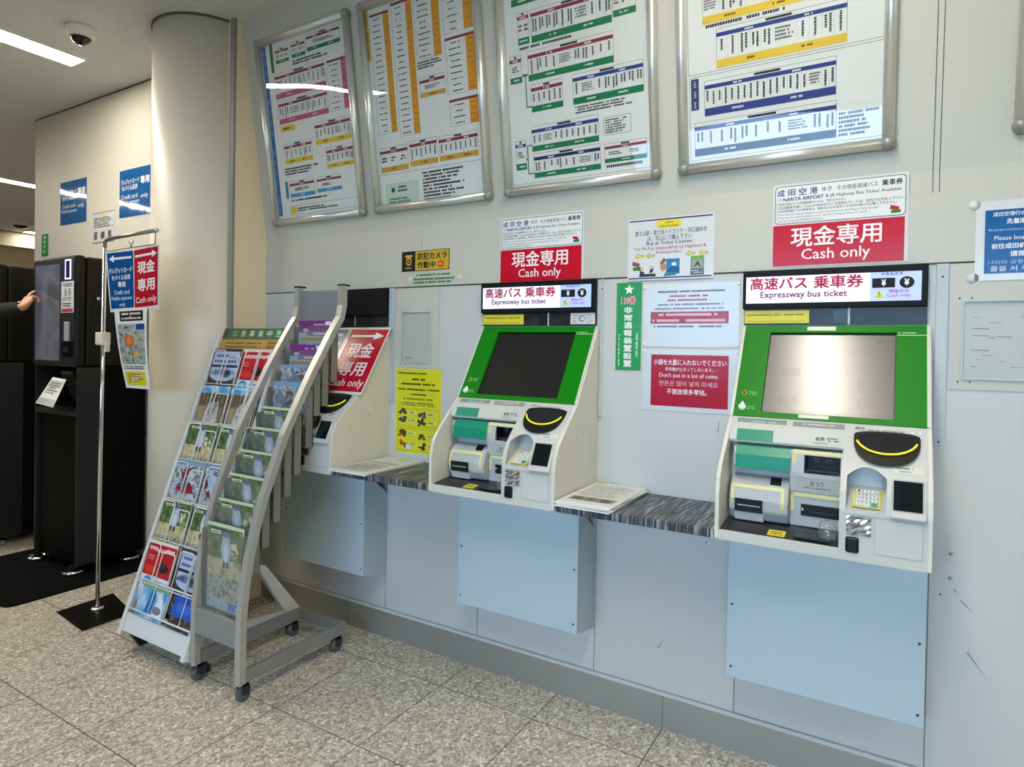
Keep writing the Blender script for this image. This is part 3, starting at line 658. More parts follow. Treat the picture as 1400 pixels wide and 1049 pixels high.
def machine(name, lit=True):
    t = empty(name, (0, 0, .9))
    Z = (0, 0, -.9); ZB = (0, .03, -.9)
    side = [(0, .905)] + [(y, z) for z, y in reversed(PROF)] + [(0, 1.60)]
    for u0, u1 in ((0, .013), (W-.013, W)):
        b = MB(); b.prism([(a, c) for a, c in side], u0, u1, M_CREAM, bev=.002)
        if u0 > .1:
            for y, z in ((-.115, 1.20), (-.15, 1.165)): b.lathe([(0, 0), (.003, 0), (.002, .001), (0, .001)], (W, y, z), M_DARK, 8, 'x')
            b.box(W-.0002, W+.0002, -.205, -.204, .92, 1.27, M_MGREY)
        b.build('side_panel', t, loc=Z)
    b = MB(); b.box(.013, W-.013, -.39, -.004, .900, .912, M_CREAM); b.build('bottom_panel', t, loc=Z)
    # green bezel on the sloping face, screen set into it
    F = frame((0, -.205, 1.285-.9), (1, 0, 0), SL); LEN = .3705
    b = MB(); u0, u1, v0, v1 = .100, .490, .020, .343
    for q in ((.010, u0, 0, LEN), (u1, .578, 0, LEN), (u0, u1, 0, v0), (u0, u1, v1, LEN)): b.box(q[0], q[1], q[2], q[3], -.012, .004, M_GREEN)
    b.box(.574, .580, 0, LEN, -.012, .0055, M_CREAM); b.box(.008, .012, 0, LEN, -.012, .0055, M_CREAM)
    bez = b.build('bezel', t, F)
    b = MB(); b.box(u0, u1, v0, v1, -.014, -.007, M_SLOT)
    b.build('screen_surround', t, F)
    b = MB(); b.box(u0+.003, u1-.003, v0+.003, v1-.007, -.0068, -.004, M_SCREEN); b.build('screen', t, F)
    b = MB(); b.lathe([(0, .004), (.0085, .004), (.0085, .0065), (0, .0065)], (.039, .089, 0), M_YEL, 18); b.lathe([(0, .0065), (.006, .0065), (.005, .009), (0, .0095)], (.039, .089, 0), mat('red_lamp', '6a1410', .2), 16); b.build('call_lamp', t, F)
    b = MB(); b.lathe([(0, .004), (.0125, .004), (.0125, .0075), (0, .008)], (.038, .034, 0), M_PAPER, 20); b.prism([(.028, .040), (.048, .040), (.0385, .056)], .004, .0075, M_PAPER, 'z'); b.build('call_button', t, F)
    p = Print(.0044, .5); p.lines(.054, .080, .082, .097, 2, '6fc072', ragged=.1); p.lines(.054, .024, .082, .040, 2, '6fc072', ragged=.1)
    p.lines(.494, .338, .55, .343, 1, 'd5ead2', ragged=.05, cell=.005); p.rect(.491, .3305, .575, .3335, 'b8dcb0')
    for q in range(10): p.rect(.046+.004*(q % 3), .13+q*.009, .066, .134+q*.009, '0b6f13')
    p.build('lettering', t, F)
    # header display and the glass strip under it
    b = MB(); b.box(0, .574, -.028, .0, 1.664, 1.803, M_BLACK, .003); disp = b.build('display', t, loc=Z)
    if lit:
        b = MB(); b.box(.012, .410, -.0288, -.027, 1.684, 1.780, M_LIT); b.box(.410, .556, -.0288, -.027, 1.684, 1.780, M_LITB); b.build('lit_face', disp)
        p = Print(.0004, .6)
        p.text('高速バス', .014, .046, .205, .091, 'b81f45', .034); p.text('乗車券', .225, .046, .378, .091, 'b81f45', .034)
        p.text('Expressway bus ticket', .050, .010, .330, .040, '7c2c54', .026)
        p.text('お支払方法', .430, .083, .492, .093, '2a2f4c', .02); p.rect(.404, .042, .470, .074, '10161c', 2); p.text('¥', .431, .047, .444, .070, 'f4f6fa', .06, 3)
        p.ell(.503, .058, .024, .022, 'dfe6f4', 1); p.ell(.503, .058, .021, .0195, '10161c', 2); p.text('¥', .496, .047, .510, .070, 'f4f6fa', .06, 3)
        p.text('現金のみ', .452, .024, .510, .036, 'c83a8c', .02); p.text('Cash only', .448, .008, .515, .021, 'c83a8c', .014)
        p.add([(.410, .008), (.440, .008), (.425, .036)], 'e4dc50', 2); p.text('!', .4235, .012, .4265, .028, '6a5a30', .03, 3)
        p.build('lettering', disp, wallframe(.012, 1.686, -.0290))
    b = MB(); b.box(.004, .574, -.014, -.0, 1.606, 1.664, M_GLASSB); b.box(.30, .345, -.0150, -.012, 1.610, 1.657, M_SLOT); b.box(.345, .352, -.015, -.012, 1.606, 1.664, M_MGREY); st = b.build('glass_strip', t, loc=Z)
    p = Print(.0006, .35); p.rect(.002, .004, .220, .050, 'ded23a', 0); p.lines(.010, .030, .205, .038, 1, '6a6420', ragged=.05, cell=.006); p.rect(.012, .010, .205, .012, '8a8430', 1); p.build('yellow_sticker', t, wallframe(.004, .708, -.0142))
    # left bay: lip, hood, slots, tray
    b = MB(); b.prism([(-.204, 1.286), (-.246, 1.249), (-.262, 1.212), (-.258, 1.204), (-.19, 1.204), (-.17, 1.27)], .013, .360, M_MACH); lip = b.build('upper_lip', t, loc=Z)
    vB = Vector((0, .055, .042)).normalized()
    FL = frame((0, -.246, 1.249-.9), (1, 0, 0), (0, .042, .037))
    p = Print(.0006, .5); p.rect(.030, .026, .186, .047, '8d9490', 0); p.rect(.030, .038, .186, .041, '2f9a82', 1); p.lines(.08, .030, .16, .036, 1, 'd8dcd8', ragged=.1, cell=.006)
    p.rect(.205, .024, .355, .046, '8d9490', 0); p.lines(.235, .032, .33, .041, 1, 'd0d4d0', ragged=.1, cell=.007); p.build('lettering', t, FL)
    F2 = frame((0, -.262, 1.212-.9), (1, 0, 0), (0, .016, .037))
    p = Print(.0006, .5); p.text('紙幣', .276, .016, .302, .029, '3c4044', .02); p.lines(.308, .014, .342, .030, 2, '6a6e70', ragged=.1); p.lines(.27, .006, .315, .011, 1, '7a7e80', ragged=.1, cell=.004); p.build('lettering', t, F2)
    b = MB(); b.prism([(-.2485, 1.2475), (-.2635, 1.2125), (-.2615, 1.2115), (-.2465, 1.2465)], .036, .150, M_TAPE); b.build('tape_patch', t, loc=Z)
    b = MB(); b.prism([(-.235, 1.206), (-.24, .94), (-.2, .94), (-.2, 1.206)], .013, .360, M_BAY); b.build('bay_back', t, loc=ZB)
    b = MB(); b.prism([(-.232, 1.198), (-.285, 1.192), (-.306, 1.165), (-.308, 1.128), (-.288, 1.116), (-.232, 1.116)], .022, .200, M_BAY, bev=.004); hood = b.build('note_hood', t, loc=(.008, .03, -.9))
    b = MB(); b.prism([(-.284, 1.1955), (-.2885, 1.193), (-.3095, 1.166), (-.3118, 1.122), (-.3085, 1.122), (-.306, 1.165), (-.285, 1.191)], .030, .199, M_TAPE); b.box(.024, .030, -.302, -.285, 1.14, 1.19, M_PYEL); b.build('tape_patch', hood)
    b = MB()
    b.prism([(-.235, 1.198), (-.292, 1.192), (-.296, 1.180), (-.235, 1.180)], .205, .357, M_MGREY); b.prism([(-.235, 1.120), (-.302, 1.122), (-.302, 1.110), (-.235, 1.110)], .205, .357, M_MGREY)
    b.prism([(-.235, 1.18), (-.296, 1.18), (-.302, 1.122), (-.235, 1.122)], .205, .246, M_BAY); b.prism([(-.235, 1.18), (-.294, 1.18), (-.300, 1.122), (-.235, 1.122)], .349, .357, M_MGREY)
    b.prism([(-.2925, 1.195), (-.2955, 1.184), (-.2935, 1.184), (-.290, 1.195)], .212, .355, M_PYEL); b.box(.212, .224, -.2995, -.296, 1.15, 1.18, M_PYEL)
    nb = b.build('note_slot', t, loc=ZB)
    b = MB(); b.box(.246, .349, -.246, -.240, 1.122, 1.180, M_SLOT); b.box(.246, .250, -.292, -.246, 1.122, 1.18, M_SLOT); b.box(.252, .343, -.29, -.25, 1.128, 1.134, M_DARK); b.box(.270, .288, -.262, -.25, 1.158, 1.172, M_DARK); b.box(.305, .325, -.262, -.25, 1.156, 1.17, M_DARK); b.build('slot_mouth', nb)
    b = MB(); b.prism([(-.300, 1.110), (-.284, 1.060), (-.238, 1.060), (-.238, 1.110)], .205, .357, M_MACH); b.build('change_plate', t, loc=ZB)
    FO = frame((0, -.254, 1.060-.9), (1, 0, 0), (0, -.016, .05))
    p = Print(.0006, .5); p.text('おつり', .264, .024, .304, .042, '3a3d40', .01); p.lines(.246, .014, .325, .020, 1, '6a6e70', ragged=.1, cell=.004); p.build('lettering', t, FO)
    b = MB(); b.box(.205, .357, -.278, -.238, .948, 1.060, M_MGREY); b.box(.207, .357, -.2815, -.278, 1.043, 1.055, M_PYEL); b.box(.207, .217, -.2815, -.278, .995, 1.056, M_PYEL); b.box(.236, .357, -.281, -.278, .950, .982, M_BAY); ns = b.build('change_slot', t, loc=ZB)
    b = MB(); b.box(.238, .357, -.284, -.277, .984, 1.020, M_SLOT); b.box(.262, .335, -.286, -.283, .996, 1.000, M_DARK); b.box(.240, .246, -.286, -.283, 1.0, 1.008, M_MGREY); b.build('slot_mouth', ns)
    b = MB(); b.prism([(-.238, 1.092), (-.280, 1.088), (-.312, 1.062), (-.326, 1.02), (-.324, .985), (-.300, .950), (-.238, .948)], .016, .198, M_BAY, bev=.006); coin = b.build('coin_housing', t, loc=(.006, .035, -.9))
    b = MB(); b.prism([(-.3115, 1.066), (-.3160, 1.056), (-.3125, 1.055), (-.308, 1.064)], .026, .184, M_PYEL); b.prism([(-.3145, 1.062), (-.329, 1.02), (-.326, 1.0), (-.322, 1.02), (-.309, 1.06)], .022, .030, M_PYEL); b.prism([(-.3145, 1.062), (-.329, 1.02), (-.327, 1.0), (-.322, 1.02), (-.309, 1.06)], .176, .186, M_PYEL)
    b.prism([(-.3165, 1.054), (-.3285, 1.020), (-.324, 1.02), (-.308, 1.052)], .034, .150, M_MGREY); b.build('coin_trim', coin)
    b = MB(); b.prism([(-.3325, 1.022), (-.3325, .982), (-.31, .975), (-.31, 1.022)], .036, .122, M_SLOT); b.box(.045, .115, -.3345, -.332, 1.0, 1.003, M_MGREY); b.prism([(-.326, .978), (-.318, .950), (-.29, .95), (-.29, .978)], .034, .124, M_MACH); b.build('slot_mouth', coin)
    b = MB(); b.prism([(-.2815, 1.094), (-.302, 1.076), (-.30, 1.07), (-.275, 1.09)], .140, .173, M_SLOT); b.build('sensor_window', t, loc=(.006, .035, -.9))
    b = MB(); b.prism([(-.2, .948), (-.30, .944), (-.388, .932), (-.388, .914), (-.2, .914)], .013, .357, M_DARK); b.box(.232, .330, -.372, -.305, .938, .9425, M_SLOT); b.build('tray', t, loc=Z)
    b = MB(); b.prism([(-.385, .934), (-.395, .932), (-.395, .905), (-.2, .905), (-.2, .913), (-.385, .913)], .013, .360, M_MACH); b.build('front_lip', t, loc=Z)
    FT = frame((0, -.376, .934-.9), (1, 0, 0), (0, .088, .012))
    p = Print(.0008, .4); p.rect(.155, .004, .206, .052, 'dcd02c', 0); p.lines(.164, .014, .198, .042, 2, '6a6214', 1, ragged=.1); p.build('yellow_tag', t, FT)
    b = MB(); b.lathe([(.026, 0), (.028, .02), (.020, .045), (.006, .052)], (.322, -.330, .944), clear('cup_clear', (.92, .93, .92), .1, haze=.07), 16); b.build('coin_cup', t, loc=Z)
    # right module: curved white panel with a keypad niche
    b = MB(); zs = [1.285, 1.258, 1.23, 1.20, 1.172, 1.138, 1.10, 1.07, 1.05, .905]
    us = [.360, .372]+[.372+.102*k/8 for k in range(1, 9)]+[.574]
    def arch(u): k = (u-.423)/.051; return 1.170-.026*k*k
    V = {}
    def vt(u, z, dy=0):
        key = (round(u, 4), round(z, 4), dy)
        if key not in V: V[key] = b.bm.verts.new((u, py(z)+dy, z))
        return V[key]
    i = b.mi(M_MODULE)
    for a, c in zip(us, us[1:]):
        hole = .371 < a and c < .475
        for z1, z0 in zip(zs, zs[1:]):
            if not hole: f = b.bm.faces.new([vt(a, z0), vt(c, z0), vt(c, z1), vt(a, z1)])
            else:
                ta, tc = arch(a), arch(c)
                if z0 >= 1.172: f = b.bm.faces.new([vt(a, z0), vt(c, z0), vt(c, z1), vt(a, z1)])
                elif z1 == 1.172: f = b.bm.faces.new([vt(a, ta), vt(c, tc), vt(c, 1.172), vt(a, 1.172)])
                elif z1 <= 1.05: f = b.bm.faces.new([vt(a, z0), vt(c, z0), vt(c, z1), vt(a, z1)])
                else: continue
            f.material_index = i
        if hole:
            ta, tc = arch(a), arch(c)
            def Y(z): return -.285
            pa = [(a, py(ta), ta), (a, -.285, ta-.004), (a, -.295, 1.108), (a, -.393, 1.05)]; pc = [(c, py(tc), tc), (c, -.285, tc-.004), (c, -.295, 1.108), (c, -.393, 1.05)]
            for k in range(3): b.poly([pa[k], pa[k+1], pc[k+1], pc[k]][::-1], M_BAY)
    for u in (.372, .474):
        b.poly([(u, py(z), z) for z in (1.05, 1.07, 1.10, 1.138, arch(u))]+[(u, -.285, arch(u)-.004), (u, -.295, 1.108)], M_BAY)
    b.prism([(py(z), z) for z in reversed(zs)]+[(-.2, 1.285), (-.2, .905)], .356, .361, M_MODULE)
    b.build('front_module', t, loc=Z)
    # coin mouth: dark half-moon with yellow rim
    def moon(cx, zt, ru, rz, lift, m, mb):
        n = 40; ring = []; zc = zt-.016
        for k in range(n):
            a = 2*math.pi*k/n; sn = math.sin(a); u = cx-ru*(abs(math.cos(a))**.9)*(1 if math.cos(a) > 0 else -1)
            z = zc-(rz-.016)*abs(sn)**.75 if sn >= 0 else zc+.016*abs(sn)**.55
            ring.append((u, py(z)-.001, z))
        top = [(u, y-lift, z) for u, y, z in ring]
        for k in range(n): mb.poly([ring[k], ring[(k+1) % n], top[(k+1) % n], top[k]], m)
        c = (cx, py(zc-rz*.35)-.001-lift, zc-rz*.35)
        for k in range(n): mb.poly([top[k], top[(k+1) % n], c], m)
    b = MB(); moon(.470, 1.268, .087, .090, .010, mat('coin_mouth', '171614', .4, spec=.3), b); moon(.470, 1.262, .076, .052, .0140, mat('coin_mouth_inner', '222526', .15, spec=.4), b)
    b.bm.normal_update(); bmesh.ops.recalc_face_normals(b.bm, faces=b.bm.faces); cm = b.build('coin_mouth', t, loc=Z)
    pts = []
    for k in range(3, 30):
        a = math.pi*k/32; z = 1.256-.046*math.sin(a)**.9; pts.append((.470-.081*math.cos(a), py(z)-.0155-.003*math.sin(a), z))
    b = MB(); b.tube(pts, .0033, mat('yellow_light', 'f0e632', .3, emit='f0e632', es=.25), 8); b.build('yellow_rim', cm)
    FM = frame((0, -.265, 1.23-.9), (1, 0, 0), (0, .06, .055))
    p = Print(.0006, .5); p.text('硬貨', .384, .056, .412, .068, '55585a', .01); p.lines(.42, .052, .52, .064, 1, '8d9092', ragged=.05, cell=.006); p.ell(.536, .058, .008, .007, '9a9d9f', 1); p.ell(.536, .058, .0065, .0055, 'dcdedb', 2); p.ell(.556, .058, .008, .007, '9a9d9f', 1); p.ell(.556, .058, .0065, .0055, 'dcdedb', 2); p.build('lettering', t, FM)
    FK = frame((.388, -.384, 1.0585-.9), (1, 0, 0), (0, .088, .050)); b = MB(); b.box(0, .072, 0, .080, 0, .003, M_MGREY); b.box(.0, .005, 0, .08, 0, .0034, M_YEL); b.box(.067, .072, 0, .08, 0, .0034, M_YEL); b.box(.005, .067, .0, .0035, 0, .0034, M_YEL); b.box(.005, .067, .0765, .08, 0, .0034, M_YEL); kp = b.build('keypad', t, FK)
    for r in range(4):
        for c in range(3):
            b = MB(); b.box(.008+c*.020, .024+c*.020, .006+r*.0185, .020+r*.0185, .003, .0065, M_PAPER if (r, c) != (0, 2) else mat('key_green', '3fa88c', .4), .0012); b.build('key', kp)
    p = Print(.0069, .5)
    for r, row in enumerate(('*0#', '789', '456', '123')):
        for c, ch in enumerate(row): p.text(ch, .013+c*.020, .009+r*.0185, .019+c*.020, .017+r*.0185, '34373a' if (r, c) != (0, 0) else 'b03a4a', .01, 0)
    p.build('lettering', kp)
    # card reader window, label, foil sticker, lock, service door
    FR = frame((.484, -.4095, 1.046-.9), (1, 0, 0), (0, .055, .112))
    b = MB(); b.box(0, .086, 0, .116, -.012, .006, M_MACH, .004); cr = b.build('card_reader', t, FR)
    b = MB(); b.box(.007, .077, .022, .108, .0055, .0075, mat('reader_glass', '0b1016', .08), .001); b.build('reader_glass', cr)
    p = Print(.0067, .5); p.outline(.004, .019, .080, .111, .0015, '8f9598', 0); p.build('outline', cr)
    FQ = frame((.486, -.333, 1.166-.9), (1, 0, 0), (0, .045, .045))
    p = Print(.0006, .5); p.outline(0, -.006, .080, .022, .001, 'b0b4b4', 0); p.rect(.001, -.005, .079, .021, 'd6d6c8', 0); p.lines(.010, .008, .055, .018, 1, '6a6e70', ragged=.05, cell=.007); p.lines(.018, -.002, .048, .004, 1, '7a7e80', ragged=.05, cell=.004); p.build('lettering', t, FQ)
    b = MB(); n = 7
    gr = [[b.bm.verts.new((.376+.062*a/n, -.3962-random.random()*.0035, .981+.054*c/n)) for c in range(n+1)] for a in range(n+1)]
    for a in range(n):
        for c in range(n):
            for tri in ((gr[a][c], gr[a+1][c], gr[a+1][c+1]), (gr[a][c], gr[a+1][c+1], gr[a][c+1])):
                f = b.bm.faces.new(tri); f.material_index = b.mi(M_CHROME)
    b.build('foil_sticker', t, loc=Z)
    b = MB(); p2 = [(.374, .934), (.408, .934), (.408, .976), (.374, .976)]; b.box(.374, .408, -.400, -.394, .929, .974, M_SLOT, .006, 3); b.build('lock_cover', t, loc=Z)
    b = MB(); b.box(.448, .562, -.3965, -.394, .934, 1.034, M_MACH, .001)
    for q in ((.4465, .448, .933, 1.0355), (.562, .5635, .933, 1.0355), (.4465, .5635, 1.034, 1.0355), (.4465, .5635, .9325, .934)): b.box(q[0], q[1], -.3958, -.394, q[2], q[3], M_MGREY)
    b.build('service_door', t, loc=Z)
    b = MB(); b.box(.362, .574, -.3958, -.394, 1.0395, 1.041, M_MGREY); b.build('seam', t, loc=Z)
    return t
m2 = machine('ticket_machine')
tag(m2, 'middle bus ticket machine, with a black unlit touch screen in its green bezel', 'ticket machine', 'bus ticket machines along the wall'); m2.location = (-1.645, 0, .9)
m3 = copy_tree(m2); m3.location = (-.480, 0, .9)
tag(m3, 'rightmost bus ticket machine, with glare on its screen and tape on its green bezel', 'ticket machine')
Fz = frame((0, -.205, 1.285-.9), (1, 0, 0), SL)
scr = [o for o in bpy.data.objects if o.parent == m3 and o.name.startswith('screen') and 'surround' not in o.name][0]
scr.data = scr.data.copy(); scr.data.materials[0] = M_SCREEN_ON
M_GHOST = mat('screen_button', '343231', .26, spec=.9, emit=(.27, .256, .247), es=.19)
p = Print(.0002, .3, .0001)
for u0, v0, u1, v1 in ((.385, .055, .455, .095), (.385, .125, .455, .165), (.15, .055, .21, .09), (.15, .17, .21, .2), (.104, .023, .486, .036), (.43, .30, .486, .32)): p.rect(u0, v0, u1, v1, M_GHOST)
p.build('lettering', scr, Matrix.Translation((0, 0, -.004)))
for u0, u1, v0, v1 in ((.220, .310, .350, .366), (.218, .308, .006, .018)):
    p = Print(.0048, .4); p.rect(u0, v0, u1, v1, 'dfe2cf', 0); p.build('white_tape', m3, Fz)
p = Print(.0006, .3); p.rect(.452, .004, .566, .052, 'd4d8da', 0); p.ell(.505, .028, .016, .014, '8a8e90', 1); p.ell(.508, .028, .009, .008, 'd4d8da', 2); p.lines(.46, .008, .49, .045, 5, 'a4a8aa', 1); p.lines(.525, .008, .56, .045, 5, 'a4a8aa', 1); p.build('white_sticker', m2, wallframe(.004, .708, -.0142))
m1 = machine('ticket_machine', lit=False)
tag(m1, 'leftmost bus ticket machine, screen covered by a red sheet, partly behind the grey rack', 'ticket machine', 'bus ticket machines along the wall'); m1.location = (-2.805, 0, .9)

# sheets of paper over the leftmost machine's sloping face
def slope_sheet(u0, u1, v0, v1, h, label, blue):
    F = frame((-2.805, -.205, 1.285), (1, 0, 0), SL); F = F @ Matrix.Translation((u0, v0, .0108))
    t = board('cover_sheet', label, 'paper sheet', F, u1-u0, v1-v0, mat('sheet_white', 'e4e2e0', .14, bump=.08, bscale=9), .0015, group='laminated sheets taped over the leftmost machine')
    w, hh = u1-u0, v1-v0; p = Print(.0018, GL)
    if blue:
        p.rect(.010, .012, w-.006, hh-.012, '0b4f92', 0); p.arrow(.03, hh-.065, w-.03, hh-.025, 'e6edf2', 1, True, .3)
        p.text('クレジットカード', .03, hh-.12, w-.02, hh-.085, 'e6edf2', .03); p.text('モバイル決済', .03, hh-.165, w-.03, hh-.13, 'e6edf2', .03); p.text('専用', .08, hh-.21, w-.08, hh-.175, 'e6edf2', .04)
        p.text('Credit card', .04, .12, w-.04, .15, 'd9e4ec', .012); p.text('Mobile payment', .02, .07, w-.02, .10, 'd9e4ec', .012)
    else:
        p.rect(.010, .014, w-.008, hh-.012, 'c3122b', 0); p.arrow(.030, hh-.075, w-.022, hh-.030, 'f4ecee', 1, False, .3, .28)
        p.text('現金', .05, hh-.185, w-.05, hh-.095, 'f4ecee', .028); p.text('専用', .05, hh-.29, w-.05, hh-.205, 'f4ecee', .028); p.text('Cash only', .02, .028, w-.02, .085, 'f4ecee', .012)
    p.build('printing', t)
slope_sheet(.335, .612, -.03, .362, 0, 'red cash only sheet with an arrow, taped over the leftmost machine', False)
slope_sheet(.052, .330, -.03, .362, 0, 'blue card payment sheet beside the red sheet, mostly behind the grey rack', True)

# grey steel boxes under the machines
def service_box(x, label):
    t = empty('service_box', (x, 0, 0))
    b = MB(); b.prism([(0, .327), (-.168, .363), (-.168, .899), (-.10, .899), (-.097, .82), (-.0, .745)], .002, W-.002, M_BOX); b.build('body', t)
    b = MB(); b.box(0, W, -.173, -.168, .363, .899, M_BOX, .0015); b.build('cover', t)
    for u in (.016, W-.016):
        for z in (.40, .62):
            b = MB(); b.lathe([(0, 0), (.0045, 0), (.0035, -.002), (0, -.0024)], (u, -.173, z), M_DARK, 10, 'y'); b.build('screw', t)
    tag(t, label, 'service box', 'steel boxes under the ticket machines')
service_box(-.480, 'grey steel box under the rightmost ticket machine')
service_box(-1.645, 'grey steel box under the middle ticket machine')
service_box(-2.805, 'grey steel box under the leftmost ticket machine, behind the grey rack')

# counters between the machines
def streaks():
    m = bpy.data.materials.new('streaked_laminate'); m.use_nodes = True; nt = m.node_tree; b = nt.nodes['Principled BSDF']
    tc = nt.nodes.new('ShaderNodeTexCoord'); mp = nt.nodes.new('ShaderNodeMapping'); mp.inputs['Scale'].default_value = (150, 9, 12)
    nz = nt.nodes.new('ShaderNodeTexNoise'); nz.inputs['Scale'].default_value = 1; nz.inputs['Detail'].default_value = 2
    cr = nt.nodes.new('ShaderNodeValToRGB'); e = cr.color_ramp.elements; e[0].position = .36; e[0].color = hexc('24272b'); e[1].position = .68; e[1].color = hexc('8f949a'); k = e.new(.5); k.color = hexc('474b50')
    nt.links.new(tc.outputs['Object'], mp.inputs[0]); nt.links.new(mp.outputs[0], nz.inputs['Vector']); nt.links.new(nz.outputs['Fac'], cr.inputs[0]); nt.links.new(cr.outputs[0], b.inputs['Base Color'])
    b.inputs['Roughness'].default_value = .45; return m
M_STREAK = streaks()
def counter(x0, x1, label):
    t = empty('counter', (x0, 0, .9)); w = x1-x0
    b = MB(); b.box(0, w-.012, -.385, -.001, 0, .030, M_STREAK, .004); b.build('worktop', t)
    b = MB(); b.box(w-.012, w, -.388, -.33, -.001, .031, M_CHROME, .002); b.box(w-.012, w, -.33, -.001, .0, .030, M_STREAK); b.build('end_cap', t)
    tag(t, label, 'counter', 'streaked counters between the ticket machines')
counter(-1.056, -.483, 'dark streaked counter between the middle and rightmost ticket machines')
counter(-2.216, -1.648, 'dark streaked counter between the leftmost and middle ticket machines')
def leaflet(x, y, w, d, z, rot, label, seed, art, group):
    rr = random.Random(seed)
    t = board('leaflet', label, 'leaflet', Matrix.Translation((x, y, z)) @ Matrix.Rotation(rot, 4, 'Z'), w, d, M_PAPER, .0042, group, .0006)
    p = Print(.0045, .4)
    p.rect(.002, .002, w-.002, d-.002, 'dcdcd4', 0)
    if art:
        p.rect(.02, .05, w-.02, .11, '8f8d86', 1)
        for q in range(3): p.rect(.03+q*.055, .055, .07+q*.055, .10, ('54524e', '6f6a62', '474a4c')[q], 2)
        p.lines(.02, .13, w-.02, d-.05, 9, 'aeaeaa', ragged=.3, cell=.008)
        p.rect(.0, d-.03, .05, d, 'd4d83a', 1)
    else:
        p.lines(.02, .03, w-.02, d*.5, 4, '9a9a94', ragged=.4, cell=.008); p.rect(.02, d*.55, w-.03, d*.62, 'b0b4ac', 1); p.rect(.1, d-.06, w-.05, d-.03, 'b9cba0', 1)
    p.build('printing', t)
for k, (dx, r) in enumerate(((0, .0), (.008, .05), (-.004, -.035), (.004, .02))):
    leaflet(-1.050+dx, -.412+.004*k, .216, .39, .9304+.0049*k, r, ('bottom', 'second lowest', 'second highest', 'topmost')[k]+' leaflet of the stack beside the middle ticket machine', k, k == 3, 'leaflets stacked beside the middle machine')
for k, (dx, r) in enumerate(((0, .0), (.005, .02))):
    leaflet(-2.205+dx, -.43+.006*k, .232, .41, .9304+.0049*k, r, ('lower', 'upper')[k]+' leaflet of the stack beside the leftmost ticket machine', 9+k, False, 'leaflets stacked beside the leftmost machine')
# ---------------------------------------------------------------- brochures and the two racks
A_GREEN = noise_mat('photo_forest', ['24351f', '47603a', '5f7a45', '8f9a72'], 28)
A_SAND = noise_mat('photo_sand', ['8c8360', 'b7ab80', 'cfc59a', '9c9a84'], 22)
A_ROCK = noise_mat('photo_rock', ['4a4c44', '8a8c7e', 'b4b8a8', '6f7a78'], 45)
A_DARK = noise_mat('photo_crowd', ['17171a', '2c2a2c', '55504a', '8a8078'], 70)
A_WOOD = noise_mat('photo_wood', ['4a4032', '6f6350', '8a7c66', '57503f'], 24)
A_SKY = noise_mat('photo_sky', ['2f7fc0', '58a4dc', 'a9cfe8', 'e6eef2'], 14)
A_FAN = noise_mat('photo_fans', ['4f5c66', '8fa9ba', 'bcd3e0', '6a3440', '9ab4c4'], 26)
A_BLUE = noise_mat('photo_blue', ['1c3f9c', '2f5ec4', '173080'], 12)
